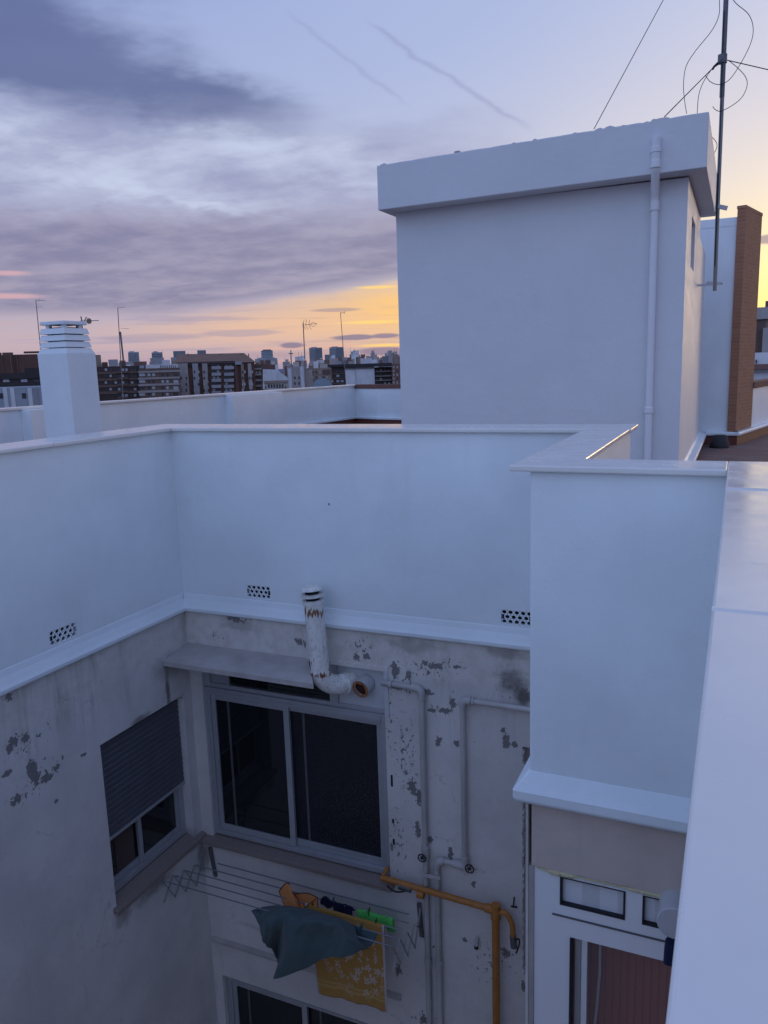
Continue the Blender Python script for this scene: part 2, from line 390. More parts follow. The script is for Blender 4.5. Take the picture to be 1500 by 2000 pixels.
def floral():
    m, q, p = cloth('mustard_terry', (.46, .25, .065), 260, 0, .4)
    tcn = q.n.new('ShaderNodeTexCoord'); U, V_, _ = q.sep(tcn.outputs['UV'])
    wn = q.noise(tcn.outputs['UV'], 7, 2, .5, 0, True); wx, wy, wz = q.sep(wn)
    vo = q.n.new('ShaderNodeTexVoronoi'); vo.inputs['Scale'].default_value = 1; vo.voronoi_dimensions = '2D'; vo.inputs['Randomness'].default_value = .75
    pu, pv = q.mul(U, 7.5), q.mul(V_, 9.5)
    q.set(vo.inputs['Vector'], q.xyz(pu, pv, 0.))
    cx, cy, _ = q.sep(vo.outputs['Position'])
    ax, ay = q.sub(pu, cx), q.sub(pv, cy)
    ang = q.m('ARCTAN2', ay, ax); rad = vo.outputs['Distance']
    pet = q.add(.30, q.mul(q.m('COSINE', q.mul(ang, 5.)), .12))
    ring = q.mul(q.ss(rad, q.sub(pet, .03), q.add(pet, .02), 1., 0.), q.ss(rad, .05, .09))
    vo2 = q.n.new('ShaderNodeTexVoronoi'); vo2.voronoi_dimensions = '2D'; vo2.inputs['Scale'].default_value = 17; q.set(vo2.inputs['Vector'], tcn.outputs['UV'])
    spr = q.mul(q.ss(vo2.outputs['Distance'], .30, .36, 1., 0.), q.ss(wx, .48, .56))
    mot = q.m('MAXIMUM', ring, spr)
    area = q.ss(q.blob(U, V_, .60, .42, .42, .34), .25, .45)
    mot = q.mul(mot, q.mul(area, q.ss(wy, .40, .48)))
    band = q.m('MAXIMUM', q.ss(q.m('ABSOLUTE', q.sub(V_, .10)), .010, .016, 1., 0.), q.ss(q.m('ABSOLUTE', q.sub(V_, .14)), .006, .012, 1., 0.))
    base = p.inputs['Base Color'].links[0].from_socket
    c = q.mix(q.mul(mot, .85), base, (.56, .46, .40)); c = q.mix(q.mul(band, .35), c, (.62, .45, .2))
    sel = q.m('MAXIMUM', q.ss(U, .015, .03, 1., 0.), q.ss(U, .97, .985))
    c = q.mix(sel, c, (.55, .52, .52))
    q.set(p.inputs['Base Color'], c)
    return m
M['mustard'] = floral()


def facade(name, c, var=.2, scale=.35):
    m, q, p = material(name); v = pos(q); X, Y, Z = q.sep(v)
    n = q.noise(v, scale, 5, .6); st_ = q.noise(q.xyz(q.mul(X, .8), q.mul(Y, .8), q.mul(Z, .12)), 1.2, 4, .6)
    oi = q.n.new('ShaderNodeObjectInfo').outputs['Random']
    cc = q.mix(n, tuple(a*(1-var) for a in c), tuple(min(1, a*(1+var)) for a in c))
    cc = q.mix(q.mul(q.ss(st_, .45, .75), .45), cc, tuple(a*.6 for a in c))
    cc = q.mix(q.mul(oi, .18), cc, (.06, .055, .06))
    q.set(p.inputs['Base Color'], cc); p.inputs['Roughness'].default_value = .9; p.inputs['Specular IOR Level'].default_value = .1
    return m
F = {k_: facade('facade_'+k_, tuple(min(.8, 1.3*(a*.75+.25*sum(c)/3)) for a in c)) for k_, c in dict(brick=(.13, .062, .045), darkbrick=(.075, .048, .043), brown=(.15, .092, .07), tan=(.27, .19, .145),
     cream=(.42, .36, .31), white=(.55, .55, .57), grey=(.30, .29, .31), bluegrey=(.17, .185, .215), roof=(.24, .13, .085), darkroof=(.05, .042, .045), stone=(.34, .29, .27), ltblue=(.29, .33, .38), red=(.19, .09, .07)).items()}  # colours greyed and lightened to stand in for distance haze
F['pane'] = plain('far_window_dark', (.05, .05, .06), .15)  # far glass lightened too, haze put into its colour
F['blind'] = plain('far_window_blind', (.40, .41, .44), .6)
F['slabline'] = plain('far_floor_band', (.26, .22, .21), .8)
F['asphalt'] = plain('street_asphalt', (.05, .05, .055), .9)


# ------------------------------------------------------------------ mesh helpers
class MB:
    def __init__(s): s.bm = bmesh.new(); s.uv = None
    def face(s, pts, uvs=None):
        vs = [s.bm.verts.new(p) for p in pts]; f = s.bm.faces.new(vs)
        if uvs:
            if s.uv is None: s.uv = s.bm.loops.layers.uv.new('UVMap')
            for l, t_ in zip(f.loops, uvs): l[s.uv].uv = t_
        return f
    def box(s, x0, x1, y0, y1, z0, z1):
        p = [(x, y, z) for z in (z0, z1) for y in (y0, y1) for x in (x0, x1)]; v = [s.bm.verts.new(q) for q in p]
        for i in ((0, 2, 3, 1), (4, 5, 7, 6), (0, 1, 5, 4), (2, 6, 7, 3), (0, 4, 6, 2), (1, 3, 7, 5)): s.bm.faces.new([v[j] for j in i])
        return s
    def prism(s, poly, axis, a0, a1):
        """polygon (two coords) extruded along axis 'x','y' or 'z'"""
        def P(u, v, a): return {'x': (a, u, v), 'y': (u, a, v), 'z': (u, v, a)}[axis]
        lo = [s.bm.verts.new(P(u, v, a0)) for u, v in poly]; hi = [s.bm.verts.new(P(u, v, a1)) for u, v in poly]
        s.bm.faces.new(lo); s.bm.faces.new(hi[::-1]); n = len(poly)
        for i in range(n): s.bm.faces.new((lo[i], hi[i], hi[(i+1) % n], lo[(i+1) % n]))
        return s
    def tube(s, pts, r, n=12, cap=True, rs=None):
        pts = [Vector(p) for p in pts]; rings = []; prev = None
        for i, p in enumerate(pts):
            if i == 0: d = pts[1]-p
            elif i == len(pts)-1: d = p-pts[i-1]
            else: d = (pts[i+1]-p).normalized()+(p-pts[i-1]).normalized()
            d.normalize()
            if prev is None:
                a = Vector((0, 0, 1)) if abs(d.z) < .9 else Vector((1, 0, 0)); x = d.cross(a).normalized()
            else: x = (prev-d*prev.dot(d)).normalized()
            prev = x; y = d.cross(x); rr = rs[i] if rs else r
            rings.append([s.bm.verts.new(p+rr*(math.cos(2*math.pi*k_/n)*x+math.sin(2*math.pi*k_/n)*y)) for k_ in range(n)])
        for a, b in zip(rings, rings[1:]):
            for k_ in range(n):
                f = s.bm.faces.new((a[k_], a[(k_+1) % n], b[(k_+1) % n], b[k_])); f.smooth = n > 5
        if cap:
            s.bm.faces.new(rings[0][::-1]); s.bm.faces.new(rings[-1])
            for rg_ in (rings[0], rings[-1]):
                for k_ in range(n): s.bm.edges.get((rg_[k_], rg_[(k_+1) % n])).smooth = False
        return s
    def bar(s, p, q, w_, h_, up=(0, 0, 1)):
        p, q = Vector(p), Vector(q); d = (q-p).normalized(); x = d.cross(Vector(up))
        if x.length < 1e-4: x = d.cross(Vector((1, 0, 0)))
        x.normalize(); y = x.cross(d); v = []
        for c in (p, q):
            for a, b in ((-1, -1), (1, -1), (1, 1), (-1, 1)): v.append(s.bm.verts.new(c+x*a*w_/2+y*b*h_/2))
        for i in ((3, 2, 1, 0), (4, 5, 6, 7), (0, 1, 5, 4), (1, 2, 6, 5), (2, 3, 7, 6), (3, 0, 4, 7)): s.bm.faces.new([v[j] for j in i])
        return s
    def panel(s, us, vs, holes, place, th):
        """wall sheet of thickness th with rectangular holes (u0,u1,v0,v1); place(u,v,d) -> point, d = depth behind the face"""
        us = sorted(set(list(us)+[h[0] for h in holes]+[h[1] for h in holes])); vs = sorted(set(list(vs)+[h[2] for h in holes]+[h[3] for h in holes]))
        def solid(i, j):
            if i < 0 or j < 0 or i >= len(us)-1 or j >= len(vs)-1: return False
            cu, cv = (us[i]+us[i+1])/2, (vs[j]+vs[j+1])/2
            return not any(h[0] < cu < h[1] and h[2] < cv < h[3] for h in holes)
        for i in range(len(us)-1):
            for j in range(len(vs)-1):
                if not solid(i, j): continue
                a, b, c, d = us[i], us[i+1], vs[j], vs[j+1]
                s.face([place(a, c, 0), place(b, c, 0), place(b, d, 0), place(a, d, 0)])
                s.face([place(a, c, th), place(a, d, th), place(b, d, th), place(b, c, th)])
                for (ni, nj, e0, e1) in ((i-1, j, (a, c), (a, d)), (i+1, j, (b, d), (b, c)), (i, j-1, (b, c), (a, c)), (i, j+1, (a, d), (b, d))):
                    if not solid(ni, nj): s.face([place(*e0, 0), place(*e1, 0), place(*e1, th), place(*e0, th)])
        bmesh.ops.remove_doubles(s.bm, verts=s.bm.verts, dist=1e-5)
        return s
    def build(s, name, mat, parent=None, bevel=0, seg=2, smooth=False):
        bmesh.ops.recalc_face_normals(s.bm, faces=s.bm.faces)
        me = bpy.data.meshes.new(name)
        if parent is not None: bmesh.ops.transform(s.bm, matrix=WM(parent).inverted(), verts=s.bm.verts)
        s.bm.to_mesh(me); s.bm.free(); me.materials.append(mat)
        if smooth:
            for p in me.polygons: p.use_smooth = True
        o = bpy.data.objects.new(name, me); COL.objects.link(o)
        if parent is not None: o.parent = parent
        if bevel:
            b = o.modifiers.new('bevel', 'BEVEL'); b.width = bevel; b.segments = seg; b.limit_method = 'ANGLE'; b.angle_limit = R(40); b.harden_normals = False
        return o


def WM(o):
    m = o.matrix_basis.copy()
    while o.parent is not None: o = o.parent; m = o.matrix_basis @ m
    return m


def tag(o, label=None, cat=None, group=None, kind=None):
    for k_, v in (('label', label), ('category', cat), ('group', group), ('kind', kind)):
        if v: o[k_] = v
    return o


def thing(name, label, cat, loc, rz=0, group=None):
    o = bpy.data.objects.new(name, None); COL.objects.link(o); o.location = loc; o.rotation_euler.z = rz; o.empty_display_size = .2
    return tag(o, label, cat, group)


def curve(ctrl, n=24):
    """Catmull-Rom through control points"""
    c = [Vector(p) for p in ctrl]; c = [c[0]*2-c[1]]+c+[c[-1]*2-c[-2]]; out = []
    for i in range(1, len(c)-2):
        for j in range(n):
            t_ = j/n; a, b, d, e = c[i-1], c[i], c[i+1], c[i+2]
            out.append(.5*((2*b)+(d-a)*t_+(2*a-5*b+4*d-e)*t_*t_+(3*b-a-3*d+e)*t_**3))
    out.append(c[-2]); return out


# ------------------------------------------------------------------ ground and roof terrace
tag(MB().box(-6000, 6000, -3000, 9000, -26.2, -26).build('ground', F['asphalt']), kind='structure')
XL, YB = -4.84, 6.0                   # faces of the light well: left wall, back wall
XW0, XW1, YW = -.925, -.735, 3.85     # the small wall that turns the corner on the right
YS = -4.0
fl = MB().panel((-12.6, 9), (-8, 26), [(XL-.26, .30, YS, YB+.28)], lambda u, v, d: (u, v, -d), .25)
roof = tag(fl.build('roof_terrace', M['tiles']), kind='structure')
tag(MB().box(XW1, .30, YW+.24, YB+.28, -.25, -.004).build('roof_terrace_corner', M['tiles']), kind='structure')
tag(MB().box(XL-.3, .35, YS-.3, YB+.4, -12.4, -12.2).build('courtyard_floor', M['slab']), kind='structure')

# ------------------------------------------------------------------ white parapets round the light well
ZC, ZL = 1.10, -.62                   # coping top, top of the drip ledge


def ledge_profile(face, sgn):
    """drip ledge: sloping top, rounded nose, undercut"""
    return [(face+sgn*.02, ZL+.15), (face-sgn*.004, ZL+.115), (face-sgn*.014, ZL+.07), (face-sgn*.038, ZL+.016), (face-sgn*.055, ZL-.012), (face-sgn*.052, ZL-.045), (face-sgn*.02, ZL-.06), (face+sgn*.02, ZL-.06)]


def grille_on(parent, place, u0, u1, v0, v1):
    """ventilation block with three staggered rows of round holes"""
    b = MB(); th = .03; holes = []
    nu = 5; cw = (u1-u0)/nu; ch = (v1-v0)/3
    g = MB(); th = .012
    fr = [(u0, u1, v0, v1)]
    # web: hexagon-like ring around every hole
    for j in range(3):
        off = 0 if j != 1 else cw/2
        for i in range(-1, nu+1):
            cu, cv = u0+cw*(i+.5)+off, v0+ch*(j+.5)
            if cu < u0+cw*.1 or cu > u1-cw*.1: continue
            n = 14; inner = [(cu+cw*.36*math.cos(2*math.pi*k_/n), cv+ch*.40*math.sin(2*math.pi*k_/n)) for k_ in range(n)]
            outer = []
            for k_ in range(n):
                a = 2*math.pi*k_/n; c_, s_ = math.cos(a), math.sin(a); sc_ = 1/max(abs(c_), abs(s_))
                outer.append((min(u1, max(u0, cu+cw*.5*c_*sc_)), min(v1, max(v0, cv+ch*.5*s_*sc_))))
            inner = [(min(u1-.004, max(u0+.004, a)), b_) for a, b_ in inner]
            for k_ in range(n):
                k2 = (k_+1) % n
                g.face([place(*inner[k_], 0), place(*inner[k2], 0), place(*outer[k2], 0), place(*outer[k_], 0)])
                g.face([place(*inner[k_], 0), place(*inner[k_], th), place(*inner[k2], th), place(*inner[k2], 0)])
    for (a, c, b2, d) in ((u0, v0+ch, u0+cw/2*1.0, v0+2*ch),):
        pass
    go = g.build('vent_grille', M['white'], parent)
    h = MB(); h.face([place(u0, v0, .05), place(u1, v0, .05), place(u1, v1, .05), place(u0, v1, .05)])
    h.build('duct', M['dark'], go)  # flat near-black sheet, the shade inside the holes put into colour


def hole_u(place, *pxs): return pxs


back_par = thing('parapet', 'white parapet across the far side of the light well, with two vent grilles', 'parapet', (-2.9, 6.1, 0))
gr1 = (-4.105, -3.852, -.478, -.360); gr2 = (-1.676, -1.42, -.478, -.360)
MB().panel((XL-.20, XW0), (ZL, ZC-.03), [gr1, gr2], lambda u, v, d: (u, YB+d, v), .28).build('wall', M['white'], back_par)
for g_ in (gr1, gr2): grille_on(back_par, lambda u, v, d: (u, YB+.004+d, v), *g_)
MB().prism(ledge_profile(YB, 1), 'x', XL-.0, -.90).build('ledge', M['white'], back_par, .012, 3)
MB().box(XL-.40, XW1+.04, YB-.045, YB+.40, ZC-.033, ZC).build('coping', M['coping'], back_par, .008)

left_par = thing('parapet', 'white parapet on the left of the light well, running towards the viewer', 'parapet', (-4.97, 2, 0))
gl_ = (4.352, 4.628, -.478, -.362)
MB().panel((YS-.3, YB), (ZL, ZC-.03), [gl_], lambda u, v, d: (XL-d, u, v), .28).build('wall', M['white'], left_par)
grille_on(left_par, lambda u, v, d: (XL-.004-d, u, v), *gl_)
MB().prism([(a, b) for a, b in ledge_profile(XL, -1)], 'y', YS, YB-.02).build('ledge', M['white'], left_par, .012, 3)
cp_ = MB()
for y0, y1 in ((YS-.3, 1.2), (1.204, 4.55), (4.554, YB-.049)): cp_.box(XL-.40, XL+.045, y0, y1, ZC-.033+random.uniform(-.002, .002), ZC+random.uniform(-.002, .002))
cp_.build('coping', M['coping'], left_par, .008)

cor_par = thing('parapet', 'white parapet stub that turns the corner at right, standing out into the light well', 'parapet', (-.6, 4.2, 0))
MB().prism([(XW0, YW), (.0, YW), (.0, YW+.24), (XW1, YW+.24), (XW1, YB+.28), (XW0, YB+.28)], 'z', ZL, ZC-.03).build('wall', M['white'], cor_par, .012, 3)
lp = MB(); prof = [(0.0, ZL+.10), (.05, ZL+.03), (.075, ZL-.0), (.075, ZL-.055), (.05, ZL-.075), (0.0, ZL-.075)]
path = [((XW0, YB-.06), (-1, 0)), ((XW0, YW), (-1, -1)), ((-.02, YW), (0, -1))]
rg = [[lp.bm.verts.new((p[0]+n_[0]*o_, p[1]+n_[1]*o_, z_)) for o_, z_ in prof] for p, n_ in path]
for a, b in zip(rg, rg[1:]):
    for i in range(len(prof)): lp.bm.faces.new((a[i], b[i], b[(i+1) % 6], a[(i+1) % 6]))
lp.bm.faces.new(rg[0]); lp.bm.faces.new(rg[-1][::-1])
lp.build('ledge', M['white'], cor_par, .014, 3)
c2 = MB(); c2.prism([(XW0-.095, YW-.042), (-.0305, YW-.042), (-.0305, YW+.285), (XW1+.03, YW+.285), (XW1+.03, YB-.049), (XW0-.095, YB-.049)], 'z', ZC-.031, ZC)
c2.build('coping', M['coping'], cor_par, .007)

near_par = thing('parapet', 'glossy white parapet top close to the camera along the right edge', 'parapet', (.15, 1.5, 0))
MB().box(.0, .28, YS-.3, YW+.24, -.64, ZC-.03).build('wall', M['white'], near_par, .01)
cp_ = MB()
for y0, y1 in ((YS-.3, -.4), (-.397, 1.665), (1.668, 3.27), (3.273, YW+.285)):
    dz_ = random.uniform(-.0015, .0015); cp_.box(-.030, .34, y0, y1, ZC-.033, ZC+dz_)
cp_.build('coping', M['coping'], near_par, .006, 3)
for y in (1.6665, 3.2715): MB().prism([(y-.012, ZC-.002), (y-.004, ZC+.0035), (y+.004, ZC+.0035), (y+.012, ZC-.002)], 'x', -.03, .34).build('joint_bead', M['coping'], near_par)
south = thing('parapet', 'white parapet behind the viewer on the near side of the light well', 'parapet', (-2.4, YS-.15, 0))
MB().box(XL, .0, YS-.28, YS, -12.2, ZC).build('wall', M['white'], south)


# ------------------------------------------------------------------ weathered walls of the light well
def bw(px, py, y=YB): p = onY(px, py, y); return p.x, p.z            # (X, Z) on the back wall
def lw(px, py, x=XL): p = onX(px, py, x); return p.y, p.z            # (Y, Z) on the left wall


S = .0046                                                             # metres per photo pixel on these walls, about
def spots(f, lst): return [(*f(x, y), max(.008, .88*rx*S), max(.008, .88*ry*S*1.15)) for x, y, rx, ry in lst]
def spots2(f, lst): return [(*f(x, y), rx*S, ry*S*1.15, am) for x, y, rx, ry, am in lst]


ZB = spots(bw, [(835, 1308, 70, 22), (795, 1335, 34, 40), (862, 1386, 50, 14), (886, 1372, 14, 26), (792, 1470, 34, 110), (775, 1640, 24, 90), (705, 1262, 40, 28), (592, 1257, 40, 10), (425, 1240, 40, 9), (1005, 1345, 40, 30), (1026, 1690, 10, 90), (830, 1995, 40, 40), (960, 1880, 60, 50), (470, 1205, 60, 10), (760, 1400, 14, 120), (880, 1300, 60, 14)])
ZL_ = spots(lw, [(50, 1450, 50, 24), (80, 1515, 60, 30), (40, 1560, 40, 16), (330, 1380, 40, 30)])
M['old_back'] = old_wall('flaking_lime_paint_back', 'x', -.66,
    spots(bw, [(462, 1209, 24, 9), (503, 1207, 20, 5), (585, 1253, 14, 7), (697, 1283, 9, 9), (716, 1281, 9, 7), (772, 1306, 11, 20), (770, 1340, 20, 9), (798, 1318, 7, 10),
               (830, 1296, 9, 6), (850, 1302, 20, 7), (892, 1304, 9, 6), (838, 1352, 12, 9), (845, 1388, 10, 5), (868, 1388, 16, 6), (884, 1372, 7, 12), (988, 1448, 9, 16), (982, 1425, 5, 7),
               (806, 1538, 13, 20), (818, 1556, 9, 18), (816, 1622, 8, 18), (765, 1655, 4, 12), (857, 1448, 9, 10), (892, 1452, 8, 7), (1005, 1455, 6, 8), (990, 1862, 14, 13), (778, 1895, 9, 16),
               (826, 1990, 13, 12), (880, 1668, 6, 18), (925, 1725, 6, 8), (908, 1835, 6, 8), (752, 1520, 3, 12), (1028, 1690, 3, 30), (1022, 1925, 5, 12), (840, 1640, 8, 8)]),
    spots2(bw, [(1000, 1330, 34, 24, .75), (1022, 1362, 20, 18, .95), (470, 1222, 60, 14, .35), (404, 1672, 10, 40, .6), (408, 1820, 7, 60, .5), (800, 1260, 60, 16, .35), (985, 1275, 40, 12, .45), (560, 1830, 160, 8, .3), (415, 1960, 18, 90, .3)]), drip=.7, speck=.25, zones=ZB, band=1.)
M['old_left'] = old_wall('flaking_lime_paint_left', 'y', -.66,
    spots(lw, [(28, 1450, 16, 12), (50, 1442, 9, 9), (20, 1462, 9, 9), (68, 1512, 15, 20), (60, 1500, 12, 14), (92, 1518, 14, 9), (108, 1502, 11, 8), (32, 1562, 14, 9), (18, 1362, 10, 9), (165, 1473, 10, 4), (110, 1565, 7, 6), (15, 1510, 12, 5), (122, 1480, 4, 5)]),
    spots2(lw, [(328, 1350, 8, 50, .85), (275, 1405, 28, 10, .7), (330, 1300, 60, 30, .35), (375, 1640, 30, 26, .5), (300, 1735, 70, 16, .6), (240, 1790, 30, 20, .5), (395, 1670, 20, 40, .5)]), speck=.1, zones=ZL_, drip=1.25, band=.6, base=(.74, .705, .685))
M['old_right'] = old_wall('flaking_lime_paint_right', 'x', -.66, [], [], speck=.15)

# back wall
back_wall = thing('house_facade', 'flaking old back wall of the light well with an aluminium window and pipes on it', 'wall', (-2.9, 6.1, -6))
win1 = (-4.70, -2.735, -3.12, -1.03); win2 = (-4.73, -2.735, -6.3, -4.69)
strip = (-1.50, -.93, -3.66, -1.52)
bwm = MB().panel((XL, -.90), (-12.2, ZL), [win1, win2, strip], lambda u, v, d: (u, YB+d, v), .30)
bwm.build('plaster', M['old_back'], back_wall)
rg_ = MB()                                                            # crumbled edge beside the recessed strip
zz = -1.5; px_ = -1.50
while zz > -3.62:
    h_ = random.uniform(.03, .12); wd = random.uniform(.002, .02); rg_.prism([(-1.515, zz), (-1.515, zz-h_), (-1.50+wd*.6, zz-h_*.8), (-1.50+wd, zz-h_*.4)], 'y', YB+.004, YB+.05); zz -= h_
rg_.build('broken_edge', M['old_back'], back_wall)
MB().box(-1.51, -.92, YB+.09, YB+.2, -3.67, -1.50).build('recessed_strip', M['slab'], back_wall)
MB().prism([(YB+.1, -3.115), (YB-.085, -3.125), (YB-.085, -3.075), (YB+.1, -3.045)], 'x', XL+.02, -2.69).build('window_sill', M['marble'], back_wall, .006)
MB().prism([(YB+.0, -4.30), (YB-.035, -4.29), (YB-.035, -4.255), (YB+.0, -4.235)], 'x', XL+.03, -2.66).build('string_course', M['slab'], back_wall, .005)
for py_, h_ in ((1522, .055), (1600, .02), (1640, .03)):
    g_ = onY(752, py_, YB); MB().box(-2.697, -2.680, YB-.006, YB+.02, g_.z-h_, g_.z+h_).build('open_joint', M['seal'], back_wall)
# window trim: pale painted reveal at right and head
MB().box(-2.733, -2.69, YB-.012, YB+.10, -1.45, -1.03).build('reveal_strip', M['alu_pale'], back_wall, .004)
MB().box(-3.5, -2.69, YB-.012, YB+.10, -1.028, -.985).build('reveal_strip', M['old_back'], back_wall, .004)


def alu_window(parent, x0, x1, z0, z1, xm, yf, grid=True):
    f = MB(); fw = .062; fe = .085
    f.box(x0, x0+fw, yf, yf+.10, z0, z1); f.box(x1-fe, x1, yf, yf+.10, z0, z1)
    f.box(x0+fw, x1-fe, yf-.006, yf+.10, z1-.075, z1); f.box(x0+fw, x1-fe, yf, yf+.10, z0, z0+.05)
    f.box(x0+.02, x0+.035, yf-.006, yf, z0, z1-.08); f.box(x0+fw, x1-fe, yf-.014, yf-.006, z1-.05, z1-.035)
    fr = f.build('window', M['alu'], parent, .004)
    a0, a1 = x0+fw+.003, x1-fe-.003; b0, b1 = z0+.053, z1-.078
    for i, (u0, u1, yy, mt) in enumerate(((a0, xm+.035, yf+.012, M['glass']), (xm-.03, a1, yf+.045, M['glass_grid'] if grid else M['glass']))):
        s_ = MB(); sw = .05 if i == 0 else .055; off = .002*i
        s_.box(u0, u0+sw, yy, yy+.03, b0, b1); s_.box(u1-sw-.01, u1, yy, yy+.03, b0, b1)
        s_.box(u0+sw, u1-sw-.01, yy+.001, yy+.03, b1-sw, b1); s_.box(u0+sw, u1-sw-.01, yy+.001, yy+.03, b0, b0+sw+.015)
        so = s_.build('sash', M['alu'], fr, .003)
        MB().box(u0+sw-.004, u1-sw-.006, yy+.016, yy+.020, b0+sw+.01, b1-sw+.004).build('pane', mt, fr)
        MB().box(u0+sw+.13, u0+sw+.155, yy+.0115, yy+.0155, b0+sw+.02, b1-sw-.01).build('inner_rail', M['grey_metal'], fr)
    return fr


alu_window(back_wall, -4.70, -2.70, -3.035, -1.45, -3.785, YB+.02)
t_ = MB(); xs = [bw(443, 1340)[0], bw(640, 1345)[0], bw(656, 1345)[0]]
t_.box(-4.70, -4.63, YB+.03, YB+.1, -1.448, -1.04); t_.box(xs[1], xs[2], YB+.03, YB+.1, -1.448, -1.04); t_.box(xs[0]-.02, xs[0], YB+.03, YB+.1, -1.448, -1.04)
t_.box(-4.63, -2.735, YB+.035, YB+.1, -1.448, -1.41)
tr = t_.build('transom_frame', M['alu'], back_wall, .003)
MB().box(-4.63, xs[0]-.02, YB+.06, YB+.07, -1.41, -1.04).build('panel', M['alu'], tr)
lv = MB()
for k_ in range(10): lv.box(xs[0], xs[1], YB+.06, YB+.075, -1.405+k_*.035, -1.405+k_*.035+.030)
lv.build('louvre', M['glass'], tr)
MB().box(xs[0], xs[1], YB+.08, YB+.085, -1.41, -1.04).build('backing', M['dark'], tr)
MB().box(xs[2], -2.735, YB+.055, YB+.07, -1.41, -1.04).build('panel', M['alu_pale'], tr)
alu_window(back_wall, -4.72, -2.74, -6.3, -4.70, -3.785, YB+.05, False)
MB().box(XL-.3, -2.5, YB+.29, YB+.4, -6.6, -.9).build('dark_interior', M['dark'], back_wall)

# concrete canopy slab above the window
cA, cB = onZ(327, 1293, -1.06), onZ(612, 1336, -1.06)
x_r0 = bw(602, 1292)[0]
canopy = MB()
top = [(XL+.004, YB-.002, -1.005), (x_r0, YB-.002, -1.005), (cB.x, cB.y, -1.06), (XL+.004, cA.y, -1.06)]
b_ = [(x, y, z-.045) for x, y, z in top]
canopy.face(top); canopy.face(b_[::-1])
for i in range(4): canopy.face([top[i], b_[i], b_[(i+1) % 4], top[(i+1) % 4]])
tag(canopy.build('canopy_slab', M['slab'], None, .006), 'thin grey concrete slab jutting out over the aluminium window', 'canopy')

# left wall with the shuttered window
left_wall = thing('house_facade', 'old grey left wall of the light well with a half lowered roller shutter', 'wall', (-4.97, 2, -6))
lo = (4.75, 5.875, -3.0, -1.50); hole_l = (4.75, 5.875, -3.085, -1.50)
MB().panel((YS, YB), (-12.2, ZL), [hole_l], lambda u, v, d: (XL-d, u, v), .28).build('plaster', M['old_left'], left_wall)
sh_b = -2.42
m_ = MB(); prof = []
nsl = 17; z_ = -1.50
for k_ in range(nsl):
    a = z_-k_*((1.5+sh_b)/-nsl if False else (-sh_b-1.5)/nsl); b2 = a-(-sh_b-1.5)/nsl
    prof += [(XL-.075, a), (XL-.066, a-.012), (XL-.066, b2+.012), (XL-.075, b2+.003)]
prof += [(XL-.09, sh_b), (XL-.09, -1.50)]
m_.prism(prof, 'y', lo[0]+.012, lo[1]-.012).build('roller_shutter', M['shutter'], left_wall)
MB().box(XL-.085, XL-.058, lo[0]+.012, lo[1]-.012, sh_b-.028, sh_b-.001).build('shutter_rail', M['alu'], left_wall, .003)
f = MB(); fx0, fx1 = XL-.20, XL-.10
f.box(fx0, fx1, lo[0], lo[0]+.05, lo[2], lo[3]); f.box(fx0, fx1, lo[1]-.07, lo[1], lo[2], lo[3]); f.box(fx0, fx1, lo[0]+.05, lo[1]-.07, lo[2], lo[2]+.06); f.box(fx0, fx1-.002, lo[0]+.05, lo[1]-.07, lo[3]-.05, lo[3])
fr = f.build('window', M['alu'], left_wall, .004)
ym = 5.25
for (a, b2, xx) in ((lo[0]+.053, ym+.03, fx1-.04), (ym-.03, lo[1]-.073, fx1-.01)):
    s_ = MB(); s_.box(xx-.03, xx, a, a+.045, lo[2]+.063, lo[3]-.053); s_.box(xx-.03, xx, b2-.045, b2, lo[2]+.063, lo[3]-.053); s_.box(xx-.03, xx-.001, a+.045, b2-.045, lo[2]+.063, lo[2]+.12)
    s_.build('sash', M['alu'], fr, .003)
    MB().box(xx-.02, xx-.016, a+.04, b2-.04, lo[2]+.11, lo[3]-.053).build('pane', M['glass'], fr)
MB().box(fx1-.054, fx1-.052, lo[0]+.2, ym-.06, lo[2]+.13, lo[3]-.06).build('curtain', M['curtain'], fr)
MB().box(XL-.30, XL-.285, lo[0]-.2, YB, -3.2, -1.3).build('dark_interior', M['dark'], left_wall)
MB().prism([(XL-.10, -3.06), (XL+.055, -3.09), (XL+.055, -3.045), (XL-.10, -3.002)], 'y', lo[0]-.045, YB-.001).build('window_sill', M['marble'], left_wall, .006)

# right-hand facade under the parapet stub: beige band and white PVC window
right_wall = thing('house_facade', 'beige band and white PVC window below the projecting parapet stub', 'wall', (-.4, 3.95, -6))
gw = (-.703, .10, -3.2, -1.472)
MB().box(-.914, .28, YW, YW+.22, -1.09, ZL-.001).build('render_band', M['beige'], right_wall, .006)
p1 = (-.760, -.421, -1.287, -1.122); p2 = (-.336, .02, -1.287, -1.122)
pv = MB().panel((-.90, .25), (-4.2, -1.091), [p1, p2, gw], lambda u, v, d: (u, YW+.012+d, v), .07)
pw = pv.build('window', M['pvc'], right_wall)
for p_ in (p1, p2):
    s_ = MB(); t0 = .010
    s_.box(p_[0], p_[0]+t0, YW+.006, YW+.05, p_[2], p_[3]); s_.box(p_[1]-t0, p_[1], YW+.006, YW+.05, p_[2], p_[3])
    s_.box(p_[0]+t0, p_[1]-t0, YW+.007, YW+.05, p_[2], p_[2]+t0); s_.box(p_[0]+t0, p_[1]-t0, YW+.007, YW+.05, p_[3]-.004, p_[3])
    s_.build('gasket', M['seal'], pw)
    MB().box(p_[0]+t0, p_[1]-t0, YW+.035, YW+.04, p_[2]+t0, p_[3]-.004).build('pane', M['frost'], pw)
MB().box(-.80, .25, YW+.004, YW+.0125, -1.357, -1.350).build('groove', M['grey_metal'], pw)
